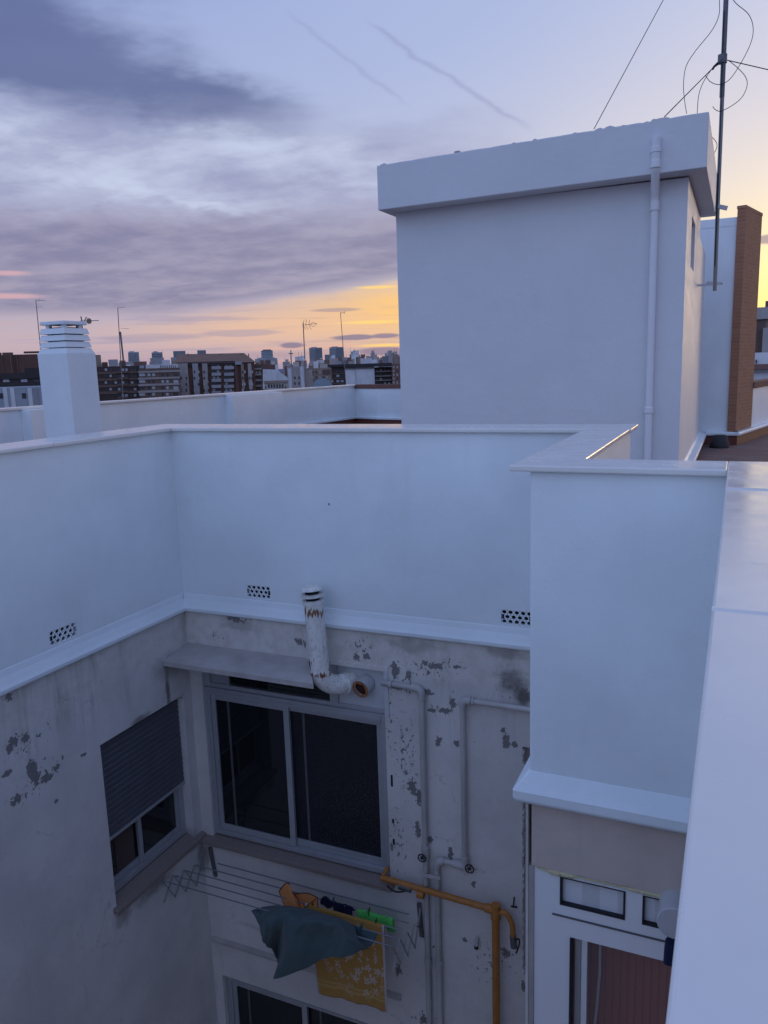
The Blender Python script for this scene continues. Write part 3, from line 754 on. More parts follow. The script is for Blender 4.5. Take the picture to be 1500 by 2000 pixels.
s_ = MB(); s_.box(gw[0], gw[0]+.012, YW+.0, YW+.06, gw[2], gw[3]); s_.build('gasket', M['seal'], pw)
MB().box(gw[0]+.055, gw[0]+.085, YW+.05, YW+.08, gw[2], gw[3]).build('inner_rail', M['pvc'], pw)
MB().box(gw[0]+.02, gw[0]+.05, YW+.055, YW+.08, gw[2], gw[3]).build('inner_rail', M['alu'], pw)
MB().box(gw[0]+.012, gw[1], YW+.045, YW+.049, gw[2], gw[3]).build('pane', M['clear'], pw)
MB().box(gw[0]-.1, .3, YW+.32, YW+.34, -4.2, -1.2).build('wooden_panel', M['brown_in'], pw)
MB().tube([onY(1172, 1830, YW+.26), onY(1171, 1900, YW+.26), onY(1166, 1960, YW+.26), onY(1150, 2100, YW+.26)], .008, 8).build('pale_cord', M['alu_pale'], pw)
fo = MB()
def foam_run(pts):
    for (x, z, r_) in pts:
        bmesh.ops.create_icosphere(fo.bm, subdivisions=2, radius=r_, matrix=Matrix.Translation((x, YW+.004, z)) @ Matrix.Diagonal((1.5, .55, .8, 1)))
fx = -.875
while fx < .2:
    big = (-.80 < fx < -.70) or (fx > -.40); r_ = random.uniform(.010, .016)*(1.5 if -.80 < fx < -.70 else 1.0 if big else .55)
    foam_run([(fx, -1.094-r_*.35, r_)]); fx += r_*1.3
fo.build('sealant_foam', M['foam'], right_wall, 0, 2, True)
MB().box(-.93, .28, YW+.09, YW+.11, -12, -4.2).build('plaster', M['old_right'], right_wall)
MB().box(-.93, -.901, YW+.004, YW+.09, -12, -1.092).build('corner_strip', M['slab'], right_wall)
MB().box(-.945, -.931, YW+.0, YB-.02, -12, ZL-.08).build('side_wall', M['old_right'], right_wall)

# round outlet on the PVC window, half behind the parapet
ol = thing('flue_outlet', 'pale grey round outlet with navy hood on the white PVC window', 'flue', (-.2, 3.75, -1.25))
c_ = onY(1318, 1800, 3.72); MB().tube([(c_.x, YW+.01, c_.z), (c_.x, 3.70, c_.z)], .085, 28).build('duct', M['alu_pale'], ol, .006)
c2_ = onY(1322, 1862, 3.70); MB().tube([(c2_.x, 3.76, c2_.z+.015), (c2_.x, 3.70, c2_.z), (c2_.x, 3.66, c2_.z-.05)], .06, 24).build('hood', M['navy'], ol, .01)

# ------------------------------------------------------------------ flue with elbow, rusty stub
def ring(mb, c, r0, h, n=24, lip=.0): mb.tube([(c[0], c[1], c[2]), (c[0], c[1], c[2]+h)], r0, n)
yf = 5.80
pb = onY(626, 1313, yf); pt = onY(611, 1172, yf); ax = (pt-pb).normalized()
M['flue'] = rusty('rust_stained_white_enamel', (.78, .76, .71), pt.z-.10, pb.z)
fl_ = thing('flue_pipe', 'rust stained white metal flue rising from an elbow, with a slatted cap', 'flue', pb)
MB().tube([pb, pt], .083, 28).build('pipe', M['flue'], fl_)
tpz = MB()
tpz.tube([pt-ax*.03, pt+ax*.005], .094, 28); tpz.tube([pt+ax*.035, pt+ax*.06], .100, 28); tpz.tube([pt+ax*.095, pt+ax*.108, pt+ax*.125], .1, 28, True, [.100, .098, .06])
tpz.build('cap', M['flue'], fl_)
MB().tube([pt, pt+ax*.1], .062, 20).build('cap_core', M['dark'], fl_)
bx = onY(670, 1338, 5.95).x; rb_ = .15
el = [pb+ax*.02, pb]+[Vector((pb.x+(bx-pb.x)*(q_/10)**1.5, yf+rb_*(1-math.cos(q_*math.pi/20)), pb.z-rb_*math.sin(q_*math.pi/20))) for q_ in range(1, 11)]
pc = el[-1]; we = Vector((bx+.02, YB+.06, pc.z)); el.append(we)
MB().tube(el, .088, 28).build('elbow', M['flue'], fl_)
sm_ = MB(); sm_.tube([pb-ax*.010, pb+ax*.010], .0915, 28); d_ = (we-pc).normalized(); MB().tube([pc-d_*.012, pc+d_*.014], .095, 28).build('seam_band', M['flue'], fl_)
sm_.build('seam_band', M['flue'], fl_)
st_ = thing('flue_stub', 'short round flue stub with a rusted open end, right of the elbow flue', 'flue', (0, 0, 0))
sc = onY(704, 1346, 5.95); st_.location = sc
M['stub'] = rusty('rust_rimmed_enamel', (.50, .50, .50), sc.z-.09, sc.z+.3)
axd = Vector((-.18, -1, -.05)).normalized()
tb = MB(); a0 = Vector((sc.x+.015, YB+.06, sc.z+.02)); tb.tube([a0, sc], .082, 28, False); tb.tube([a0, sc+Vector((0, .002, 0))], .072, 28, False)
tb.build('collar', M['stub'], st_)
rr = MB(); n_ = 40; dd = (sc-a0).normalized(); xx = dd.cross(Vector((0, 0, 1))).normalized(); yy = xx.cross(dd)
for k_ in range(n_):
    a1, a2 = 2*math.pi*k_/n_, 2*math.pi*(k_+1)/n_
    P_ = lambda a, r_: sc+dd*.004+(xx*math.cos(a)+yy*math.sin(a))*r_
    w1, w2 = [.068-.010*abs(math.sin(2.3*a+1))-.008*abs(math.sin(7*a)) for a in (a1, a2)]
    rr.face([P_(a1, .083), P_(a2, .083), P_(a2, w2), P_(a1, w1)])
M['rust'] = plain('flaking_rust', (.34, .15, .06), .8, 0, .6, 40, .5); M['mouth_red'] = plain('dark_mouth_red', (.055, .014, .012), .8, 0, .5, 30)
rr.build('rust_rim', M['rust'], st_)
MB().tube([sc-dd*.045, sc-dd*.03], .0715, 28).build('mouth', M['mouth_red'], st_)  # dark reddish disc closing the stub just inside its rim

# ------------------------------------------------------------------ painted water pipes with hand wheels
YP = YB-.045
def P3(px, py, y=YP): return onY(px, py, y)
def handwheel(parent, c, r_=.036):
    b = MB(); n = 18
    b.tube([c+Vector((r_*math.cos(2*math.pi*k_/n), 0, r_*math.sin(2*math.pi*k_/n))) for k_ in range(n+1)], .0055, 8, False)
    for k_ in range(3):
        a = math.pi*k_/3+.2; d_ = Vector((math.cos(a), 0, math.sin(a)))*r_; b.tube([c-d_, c+d_], .0035, 6)
    b.tube([c+Vector((0, -.008, 0)), c+Vector((0, .008, 0))], .010, 10)
    o = b.build('valve_wheel', M['black'], parent)
    MB().tube([c+Vector((0, .008, 0)), c+Vector((0, .055, 0))], .007, 8).build('spindle', M['grey_metal'], parent)


def elbow(p0, p1, p2, r_):
    a = (Vector(p0)-Vector(p1)).normalized(); b = (Vector(p2)-Vector(p1)).normalized()
    return [Vector(p1)+a*r_*(1-t_)**2+b*r_*t_**2 for t_ in [i/8 for i in range(9)]]


class Fittings:
    """every fitting becomes a part of its own"""
    def __init__(s, parent, mat): s.p = parent; s.m = mat
    def tube(s, *a): MB().tube(*a).build('fitting', s.m, s.p)


wp = thing('water_pipe', 'white painted water pipe nearest the window, falling straight to a hand wheel and beyond', 'pipe', P3(828, 1500))
A0, A1, A2, A3 = P3(748, 1331), P3(823, 1345), P3(836, 1665), P3(851, 2040)
A2.x = A3.x = A1.x
hz = A1.z; A0.z = hz
MB().tube([A0+Vector((0, .06, 0)), A0, ]+elbow(A0, A1, A2, .05)+[Vector((A1.x, YP, -1.9)), Vector((A1.x, YP, -12))], .0245, 16).build('pipe', M['water_pipe'], wp)
cl = Fittings(wp, M['water_pipe'])
cl.tube([A1+Vector((-.085, 0, 0)), A1+Vector((-.05, 0, 0))], .034, 16); cl.tube([A1+Vector((0, 0, -.09)), A1+Vector((0, 0, -.05))], .034, 16); cl.tube(elbow(A0, A1, A2, .055), .033, 16)
cl.tube([A0+Vector((.06, 0, 0)), A0+Vector((.085, 0, 0))], .034, 16); cl.tube([Vector((A1.x, YP, A2.z+.05)), Vector((A1.x, YP, A2.z-.06))], .036, 16)
zc_ = P3(866, 1885).z; cl.tube([Vector((A1.x, YP, zc_+.03)), Vector((A1.x, YP, zc_-.03))], .033, 16)
handwheel(wp, P3(824, 1676, YP-.06))
wp2 = thing('water_pipe', 'white water pipe farther right, bending back left just above its hand wheel', 'pipe', P3(910, 1500))
B0, B1 = P3(1060, 1388), P3(903, 1367); B0.z = B1.z
zv = P3(915, 1693).z; xl_ = P3(853, 1690).x; xk = B1.x
MB().tube([B0]+elbow(B0, B1, (xk, YP, -3), .05)+[Vector((xk, YP, -2.2)), Vector((xk, YP, zv+.02))], .023, 16).build('pipe', M['water_pipe'], wp2)
V1 = Vector((xk, YP, zv)); V2 = Vector((xl_, YP, zv))
MB().tube([V1+Vector((.02, 0, 0))]+elbow(V1, V2, (xl_, YP, -6), .05)+[Vector((xl_, YP, -4)), Vector((xl_, YP, -12))], .026, 16).build('pipe', M['water_pipe'], wp2)
cl = Fittings(wp2, M['water_pipe'])
cl.tube([B1+Vector((.05, 0, 0)), B1+Vector((.075, 0, 0))], .034, 16); cl.tube([B1+Vector((.085, 0, 0)), B1+Vector((.10, 0, 0))], .034, 16); cl.tube(elbow(B0, B1, (xk, YP, -3), .055), .032, 16)
cl.tube([V1+Vector((-.10, 0, 0)), V1+Vector((.03, 0, 0))], .037, 16); cl.tube(elbow(V1, V2, (xl_, YP, -6), .07), .036, 16); cl.tube([V1+Vector((0, 0, .09)), V1+Vector((0, 0, -.035))], .034, 16)
cl.tube([Vector((xl_, YP, zc_+.03)), Vector((xl_, YP, zc_-.03))], .035, 16)
handwheel(wp2, P3(917, 1697, YP-.06), .038)
ck = MB(); q0, q1 = P3(823, 1708, YP-.035), P3(860, 1716, YP-.035); ck.bar(q0, q1, .012, .03); ck.build('clamp', M['water_pipe'], wp2)

# ------------------------------------------------------------------ orange gas pipe
YG = YB-.10
gp = thing('gas_pipe', 'orange painted gas pipe with a tee, running under the window and down the wall', 'pipe', onY(968, 1778, YG))
T = onY(968, 1778, YG); G0 = onY(745, 1714, YG); zg = T.z
G0 = Vector((G0.x, YG, G0.z)); G1 = onY(790, 1731, YG)
MB().tube([G0, T], .028, 16, True, None).build('pipe', M['orange'], gp)
MB().tube([onY(757, 1694, YB-.0), onY(751, 1706, YG+.03), G0, G0+(T-G0)*.05], .018, 12).build('inlet_pipe', M['orange'], gp)
MB().tube([T+Vector((0, 0, .04)), T+Vector((0, 0, -8))], .033, 16).build('riser', M['orange'], gp)
cl = Fittings(gp, M['orange']); cl.tube([T+Vector((0, 0, .055)), T+Vector((0, 0, -.08))], .043, 16); cl.tube([T-(T-G0).normalized()*.09, T], .038, 16)
m_ = onY(822, 1746, YG); cl.tube([m_-(T-G0).normalized()*.03, m_+(T-G0).normalized()*.03], .040, 16); cl.tube([m_, m_+Vector((0, -.0, .07))], .012, 10)
br = curve([T+Vector((.02, 0, -.01)), onY(988, 1784, YG), onY(1000, 1805, YG), onY(1002, 1830, YG)], 8)
MB().tube(br, .023, 14).build('branch_pipe', M['orange'], gp)
e1 = onY(1002, 1828, YG); e2 = onY(1004, 1850, YG)
vb = MB().tube([e1, e2], .029, 14).build('valve_body', M['grey_metal'], gp)
MB().tube(curve([onY(1006, 1836, YG-.03), onY(1013, 1834, YG-.04), onY(1014, 1845, YG-.04), onY(1008, 1862, YG-.04)], 6), .007, 8).build('valve_lever', M['black'], gp)
gd = (T-G0).normalized(); g_ = onY(791, 1732, YG)
MB().tube([g_-gd*.055, g_+gd*.06], .037, 14).build('valve_body', M['grey_metal'], gp)
MB().tube(curve([onY(790, 1741, YG-.05), onY(776, 1742, YG-.06), onY(765, 1738, YG-.06), onY(756, 1730, YG-.06)], 6), .008, 8).build('valve_lever', M['black'], gp)
sb = thing('pipe_stub', 'small dark capped pipe end sticking out of the old wall left of the orange riser', 'pipe', onY(932, 1840, YB-.03))
q_ = onY(931, 1836, YB-.03); MB().tube([q_+Vector((0, .05, .01)), q_, q_+Vector((.0, -.01, -.06))], .017, 12).build('elbow', M['slab'], sb)
MB().tube([q_+Vector((.0, -.01, -.05)), q_+Vector((.0, -.012, -.075))], .019, 12).build('cap', M['black'], sb)
hk = MB(); a_ = onY(1004, 1752, YB-.012); hk.bar(a_, onY(1003, 1770, YB-.02), .006, .012); hk.bar(onY(998, 1770, YB-.03), onY(1010, 1772, YB-.03), .012, .012)
tag(hk.build('wall_hook', M['black']), 'little black iron hook on the old wall near the recessed strip', 'hook')

# ------------------------------------------------------------------ wall clothes airer
airer = thing('clothes_airer', 'folding wall airer of thin rods on scissor arms below the window', 'airer', onY(620, 1740, 5.9))
for (a, b) in (((410, 1655), (421, 1712)), ((818, 1763), (824, 1830))):
    p, q = onY(*a, YB-.02), onY(*b, YB-.02); MB().bar(p, q, .04, .02, (0, 1, 0)).build('bracket', M['grey_metal'], airer, .004)
zr = (-3.34, -3.30, -3.25, -3.20, -3.15)
L5 = ((423, 1688), (375, 1691), (356, 1704), (335, 1718), (315, 1730)); R5 = ((798, 1786), (798, 1803), (787, 1818), (776, 1833), (763, 1848))
RL, RR = [], []
for z_, l_, r_ in zip(zr, L5, R5):
    a, b = onZ(*l_, z_), onZ(*r_, z_); a.x = max(a.x, XL+.03); y_ = b.y; a.y = y_; a.z = b.z = z_
    RL.append(a); RR.append(b); MB().tube([a, b], .006, 8).build('rod', M['rod'], airer)
for side, ends in ((0, RL), (1, RR)):
    s_ = MB(); x_ = (max(e.x for e in ends)+.012) if side else (min(e.x for e in ends)-.008)
    tops = [Vector((x_, YB-.03, -3.24))]+[Vector((x_+.0, e.y, e.z)) for e in ends[1:]]
    bots = [Vector((x_, YB-.03, -3.46))]+[Vector((x_, e.y, e.z-.24)) for e in ends[1:]]
    for i in range(4):
        s_.bar(tops[i], bots[i+1], .004, .014, (1, 0, 0)); s_.bar(bots[i]+Vector((.005, 0, 0)), tops[i+1]+Vector((.005, 0, 0)), .004, .014, (1, 0, 0))
    s_.build('scissor_arm', M['steel'], airer)


def rodpt(i, px, py=None):
    """point on rod i seen at photo column px"""
    a, b = RL[i], RR[i]; lo_, hi_ = 0., 1.
    for _ in range(30):
        m__ = (lo_+hi_)/2; p = a.lerp(b, m__); v = p-EYE; sx = 750+FPX*v.dot(_r2)/v.dot(_f)
        if sx < px: lo_ = m__
        else: hi_ = m__
    return a.lerp(b, lo_)


def sheet(name, net, mat, parent=None, nu=26, nv=18, th=.004, wave=.0, f1=3., seed=0, fan=0.):
    """cloth surface through a net of 3D points (rows top to bottom), UV over the cloth"""
    rows = [curve(r_, 10) for r_ in net]; n = len(rows[0])
    pick = lambda r_, u: r_[min(n-2, int(u*(n-1)))].lerp(r_[min(n-1, int(u*(n-1))+1)], u*(n-1)-min(n-2, int(u*(n-1))))
    b = MB(); grid = []
    rnd = random.Random(seed)
    ph = rnd.uniform(0, 6)
    cols = [curve([pick(r_, i/nu) for r_ in rows], 8) if len(rows) > 2 else None for i in range(nu+1)]
    for i in range(nu+1):
        c = []
        for j in range(nv+1):
            v = j/nv
            if cols[i]:
                cc = cols[i]; cum = [0.]
                for p_, q_ in zip(cc, cc[1:]): cum.append(cum[-1]+(q_-p_).length)
                L_ = v*cum[-1]; k0 = 0
                while k0 < len(cc)-2 and cum[k0+1] < L_: k0 += 1
                p = cc[k0].lerp(cc[k0+1], (L_-cum[k0])/max(1e-6, cum[k0+1]-cum[k0]))
            else: p = pick(rows[0], i/nu).lerp(pick(rows[1], i/nu), v)
            p = p.copy(); p.y += wave*v*(math.sin(f1*2*math.pi*i/nu+ph+v)+.5*math.sin(f1*4.7*math.pi*i/nu+2*v))
            if fan:
                w_ = min(1., 3*v)*min(1., 4*(1-i/nu)); ph2 = 2*math.pi*(2.3*i/nu+1.2*v+.25*math.sin(3*v+2*i/nu))
                p.y += fan*w_*(math.sin(ph2)-.35*abs(math.sin(2.1*ph2+1))); p.z += .35*fan*w_*math.sin(1.7*ph2)
            c.append(b.bm.verts.new(p))
        grid.append(c)
    uvl = b.bm.loops.layers.uv.new('UVMap')
    for i in range(nu):
        for j in range(nv):
            f = b.bm.faces.new((grid[i][j], grid[i][j+1], grid[i+1][j+1], grid[i+1][j])); f.smooth = True
            for l, (a, c) in zip(f.loops, ((i, j), (i, j+1), (i+1, j+1), (i+1, j))): l[uvl].uv = (a/nu, 1-c/nv)
    o = b.build(name, mat, parent)
    s_ = o.modifiers.new('thick', 'SOLIDIFY'); s_.thickness = th; s_.offset = 0
    return o


# mustard towel with white flowers, over the third rod
y3 = RR[2].y; tz = lambda p, d: Vector((p.x, p.y, p.z+d))
ta, tb_, tc_ = rodpt(2, 598), rodpt(2, 676), rodpt(2, 752)
yb_ = y3-.03
flap = lambda p: [p+Vector((0, .035, -.14)), p+Vector((0, .02, -.02)), p+Vector((0, 0, .007)), p+Vector((0, -.020, -.02)), ]
lowl, lowm, lowr = onY(621, 1940, yb_), onY(690, 1957, yb_), onY(757, 1976, yb_)
net = []
for k_ in range(4): net.append([flap(p)[k_] for p in (ta, tb_, tc_)])
for v in (.5, 1.0):
    net.append([flap(p)[3].lerp(l_, v) for p, l_ in ((ta, lowl), (tb_, lowm), (tc_, lowr))])
tag(sheet('towel', net, M['mustard'], None, 30, 40, .005, .008, 2.5, 3), 'mustard yellow towel with a white flower pattern, hanging lowest on the airer', 'towel')
# teal towel thrown over the outer rods and blown sideways
def tp_(px, py, y): return onY(px, py, y)
y4, y5 = RR[3].y, RR[4].y
net = [[tp_(491, 1778, y5-.02), tp_(525, 1770, y4+.0), tp_(562, 1770, y4+.01), tp_(602, 1776, y4), tp_(640, 1787, y4), tp_(664, 1794, y4-.01), tp_(692, 1808, y4-.03)],
       [tp_(500, 1797, y5-.03), tp_(530, 1785, y5-.05), tp_(564, 1785, y5-.06), tp_(604, 1792, y5-.06), tp_(640, 1802, y5-.05), tp_(668, 1812, y5-.05), tp_(700, 1836, y5-.04)],
       [tp_(516, 1828, y5-.03), tp_(540, 1818, y5-.05), tp_(562, 1815, y5-.11), tp_(602, 1824, y5-.06), tp_(642, 1830, y5-.05), tp_(678, 1838, y5-.05), tp_(712, 1848, y5-.04)],
       [tp_(530, 1858, y4-.02), tp_(546, 1850, y4+.03), tp_(560, 1856, y5-.12), tp_(604, 1862, y5-.08), tp_(646, 1856, y5-.06), tp_(684, 1853, y5-.05), tp_(716, 1851, y5-.02)],
       [tp_(537, 1874, y4), tp_(544, 1885, y4-.02), tp_(542, 1909, y5-.12), tp_(596, 1890, y5-.09), tp_(644, 1872, y5-.06), tp_(690, 1859, y5-.04), tp_(722, 1852, y5)]]
teal = tag(sheet('towel', net, M['teal'], None, 84, 56, .006, .012, 2.2, 5, .034), 'dark teal towel flung over the outer rods and blown sideways', 'towel')
net = [[tp_(664, 1797, y4+.0), tp_(700, 1810, y4), tp_(737, 1823, y4)], [tp_(672, 1822, y4-.02), tp_(704, 1834, y4-.05), tp_(733, 1836, y4-.05)], [tp_(690, 1842, y5+.0), tp_(712, 1849, y5), tp_(724, 1848, y5+.02)]]
sheet('folded_end', net, M['teal'], teal, 16, 12, .005, .004, 2, 8)
# orange microfibre cloth with a dark hem
yo = RR[2].y+.02
top_ = [(545, 1741), (553, 1730), (561, 1724), (566, 1729), (566, 1738), (573, 1745), (600, 1744), (621, 1753)]
low_ = [(558, 1775), (567, 1775), (575, 1774), (583, 1774), (590, 1776), (600, 1777), (611, 1778), (621, 1780)]
ys_ = (.0, -.03, -.05, -.03, .02, .04, -.02, -.05)
tn = [onY(a, b, yo+dy_) for (a, b), dy_ in zip(top_, ys_)]; ln = [onY(a, b, yo+dy_*.6) for (a, b), dy_ in zip(low_, ys_)]
oc = tag(sheet('cleaning_cloth', [tn, ln], M['orange_cloth'], None, 40, 10, .003, .0), 'bright orange cleaning cloth with a dark hem, blown upright on the airer', 'cloth')
MB().tube([p+Vector((0, -.003, 0)) for p in curve(tn, 6)]+[ln[-1]+Vector((0, -.003, 0))], .0042, 6).build('hem', M['hem'], oc)
MB().tube([tn[0], ln[0]], .0042, 6).build('hem', M['hem'], oc)
MB().tube(curve([onY(570, 1741, yo-.03), onY(582, 1757, yo-.04), onY(588, 1775, yo-.03)], 6), .0036, 6).build('hem', M['hem'], oc)
MB().tube([onY(617, 1755, yo-.055), onY(594, 1774, yo-.04)], .0036, 6).build('hem', M['hem'], oc)
# navy socks and lime cloth on the second rod
def hang(name, i, px0, px1, front, backd, mat, seed, label, cat, sag=.0):
    ps = [rodpt(i, px0+(px1-px0)*k_/3) for k_ in range(4)]
    rows = [(.03, -backd), (.02, -backd*.4), (0, .010), (-.018, -front*.4), (-.022, -front)]
    return tag(sheet(name, [[p+Vector((0, a, b)) for p in ps] for a, b in rows], mat, None, 18, 20, .008, .010, 1.6, seed), label, cat)
nv_ = hang('sock', 1, 652, 690, .075, .05, M['navy'], 4, 'dark navy garment folded over the airer rod beside the orange cloth', 'garment')
lump = MB(); c_ = rodpt(1, 640)+Vector((0, -.02, .0)); bmesh.ops.create_icosphere(lump.bm, subdivisions=3, radius=.055, matrix=Matrix.Translation(c_) @ Matrix.Diagonal((1.25, .7, .85, 1)))
for v in lump.bm.verts: v.co += Vector((math.sin(v.co.z*70)*.006, math.sin(v.co.x*60)*.008, math.sin(v.co.x*45)*.007))
lump.build('bunched_end', M['navy'], nv_, 0, 2, True)
hang('cleaning_cloth', 1, 699, 768, .085, .16, M['green'], 6, 'lime green cloth folded over the airer rod at right', 'cloth')
pegc = {'olive': plain('olive_peg', (.05, .07, .02), .4), 'green': plain('green_peg', (.03, .16, .02), .4), 'teal': plain('teal_peg', (.01, .13, .16), .4), 'blue': plain('blue_peg', (.02, .07, .20), .4)}
for cn, i, px, lab in (('green', 1, 721, 'bright green clothes peg on the lime cloth'), ('olive', 2, 735, 'dark olive clothes peg on the mustard towel, right end'), ('teal', 3, 706, 'teal clothes peg on the end of the teal towel'), ('blue', 1, 651, 'blue clothes peg on the navy garment'), ('olive', 2, 612, 'dark olive clothes peg on the mustard towel, left end near the orange cloth')):
    p = rodpt(i, px); e = thing('clothes_peg', lab, 'peg', p, 0, 'pegs on the airer')
    for sgn in (-1, 1): MB().bar(p+Vector((0, sgn*.014, .045)), p+Vector((0, sgn*.012, -.03)), .011, .008, (1, 0, 0)).build('jaw', pegc[cn], e, .002)


M['pipe_white'] = plain('white_pipe_paint', (.76, .765, .78), .5, 0, .03, 5, .05)

# ------------------------------------------------------------------ stair hut
HX0, HX1, HY0, HY1 = -4.18, -.62, 10.03, 13.0
hut = thing('stair_hut', 'white stair hut on the roof with a deep overhanging roof band', 'rooftop hut', (-2.4, 11.5, 0))
slit = (10.95, 11.75, 2.70, 3.30)
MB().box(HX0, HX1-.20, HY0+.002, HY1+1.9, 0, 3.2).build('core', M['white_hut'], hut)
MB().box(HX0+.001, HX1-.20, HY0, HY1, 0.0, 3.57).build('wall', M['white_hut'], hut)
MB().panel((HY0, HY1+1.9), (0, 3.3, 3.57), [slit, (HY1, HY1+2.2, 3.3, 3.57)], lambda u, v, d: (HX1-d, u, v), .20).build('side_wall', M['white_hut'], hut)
MB().box(HX1-.16, HX1-.12, slit[0], slit[1], slit[2], slit[3]).build('slit_window', M['alu_pale'], hut)
fa = MB()
x0, x1, y0, y1 = -4.30, -.42, 9.73, 13.15
lowz = {(0, 0): 3.548, (1, 0): 3.592, (0, 1): 3.56, (1, 1): 3.60}; hiz = {(0, 0): 4.085, (1, 0): 4.152, (0, 1): 4.10, (1, 1): 4.16}
n_ = 110; tp_l, bt_l = [], []
def rim(i, j): return (x0, x1)[i], (y0, y1)[j]
seg = [((0, 0), (1, 0)), ((1, 0), (1, 1)), ((1, 1), (0, 1)), ((0, 1), (0, 0))]
for a, b in seg:
    for k_ in range(n_):
        t_ = k_/n_; (ax_, ay_), (bx_, by_) = rim(*a), rim(*b); x, y = ax_+(bx_-ax_)*t_, ay_+(by_-ay_)*t_
        rough = random.uniform(-.003, .003)+(random.uniform(-.009, .009) if a == (0, 0) and 78 < k_ < 98 else 0)
        if k_ == 0: rough = 0
        tp_l.append(fa.bm.verts.new((x, y, hiz[a]*(1-t_)+hiz[b]*t_+rough))); bt_l.append(fa.bm.verts.new((x, y, lowz[a]*(1-t_)+lowz[b]*t_)))
N_ = len(tp_l)
for k_ in range(N_): fa.bm.faces.new((tp_l[k_], bt_l[k_], bt_l[(k_+1) % N_], tp_l[(k_+1) % N_]))
fa.bm.faces.new(tp_l); fa.bm.faces.new(bt_l[::-1])
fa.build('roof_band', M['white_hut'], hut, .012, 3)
lb = onY(893, 297, 9.78); MB().box(lb.x-.035, lb.x+.035, 9.76, 9.84, lb.z-.04, lb.z+.012).build('mortar_lump', M['slab'], hut, .01)
# skirting at the foot of the side wall
MB().prism([(HX1-.01, .26), (HX1+.025, .22), (HX1+.11, .20), (HX1+.115, .15), (HX1+.10, .13), (HX1-.01, .13)], 'y', HY0-.1, 15.7).build('skirting', M['white'], hut, .01)
MB().box(HX1-.01, HX1+.05, HY0-.05, 15.7, .0, .14).build('tile_skirting', M['tile_red'], hut)
# rainwater pipe
xp_ = onY(1272, 640, HY0-.05).x
dp = MB().tube([(xp_, HY0-.055, 0.02), (xp_, HY0-.055, 3.40)], .042, 20); dp.build('downpipe', M['pipe_white'], hut)
xq = onY(1281, 300, 9.70).x
MB().tube([(xp_-.005, HY0-.055, 3.30), (xp_-.003, HY0-.057, 3.43), (xq, 9.72, 3.60), (xq, 9.70, 3.68), (xq, 9.70, 3.96)], .047, 20).build('downpipe_bend', M['pipe_white'], hut)
for (x, y, za, zb, r_) in ((xp_, HY0-.055, 3.24, 3.34, .054), (xq, 9.70, 3.64, 3.72, .055), (xq, 9.70, 3.80, 3.86, .055), (xp_, HY0-.055, .95, 1.02, .053)):
    MB().tube([(x, y, za), (x, y, zb)], r_, 20).build('pipe_socket', M['pipe_white'], hut, .006)

# antenna mast with loose cables and guys
YM = 12.97
def mp(px, py, y=YM): return onY(px, py, y)
mast = thing('antenna_mast', 'tall grey antenna mast bracketed to the stair hut, with loose looping cables', 'antenna', mp(1396, 568))
mtop = mp(1427, -245)
MB().tube([mp(1396, 568), mp(1402, 400), mp(1411, 180)], .028, 14).build('pole', M['steel'], mast)
MB().tube([mp(1410, 190), mp(1418, 0), mtop], .034, 14).build('pole', M['grey_metal'], mast)
MB().tube([mp(1411, 116)+Vector((0, 0, -.05)), mp(1411, 116)+Vector((0, 0, .06))], .062, 14).build('collar', M['grey_metal'], mast)
for py in (555, 428):
    a = mp(1398, py); MB().bar(Vector((HX1-.002 if py > 500 else -.42, YM, a.z)), a+Vector((.05, 0, 0)), .03, .03, (0, 1, 0)).build('bracket', M['grey_metal'] if py < 500 else M['alu_pale'], mast)
MB().bar(mp(1402, 403), mp(1421, 407), .055, .055).build('bracket_arm', M['alu_pale'], mast)
MB().tube([mp(1380, 552), mp(1412, 553)], .02, 10).build('clamp', M['alu_pale'], mast)
tail = onY(1160, 252, 9.80); MB().tube([mtop, tail], .0045, 6).build('guy_wire', M['cable'], mast)
MB().tube([mp(1409, 122), mp(1391, 134), onY(1298, 228, 10.2)], .0065, 6).build('guy_wire', M['cable'], mast)
MB().tube([mp(1418, 117), mp(1504, 137, 13.4), Vector((3.2, 17.5, 5.6))], .0065, 6).build('guy_wire', M['cable'], mast)
MB().tube([mp(1412, 113), mp(1395, 130), mp(1391, 136)], .016, 8).build('wire_binding', M['cable'], mast)
for pts in (((1402, -60), (1405, 0), (1404, 30), (1390, 60), (1358, 100), (1340, 130), (1335, 165), (1337, 195), (1341, 222)),
            ((1412, 116), (1393, 132), (1374, 160), (1365, 185), (1362, 215), (1362, 225)),
            ((1425, -15), (1436, 5), (1462, 28), (1471, 55), (1466, 85), (1446, 125), (1425, 155), (1405, 165), (1388, 160), (1378, 148)),
            ((1423, 118), (1440, 132), (1456, 150), (1459, 168), (1449, 190), (1430, 206), (1408, 217), (1397, 214), (1392, 208)),
            ((1391, 268), (1399, 278), (1400, 288), (1394, 300), (1388, 306))):
    MB().tube(curve([mp(a, b, YM-.06) for a, b in pts], 8), .005, 6).build('loose_cable', M['cable'], mast)
MB().tube([mp(1414, 20, YM-.05), mp(1411, 100, YM-.05), mp(1407, 240, YM-.045), mp(1401, 400, YM-.04), mp(1396, 520, YM-.04)], .008, 6).build('taped_cable', M['cable'], mast)

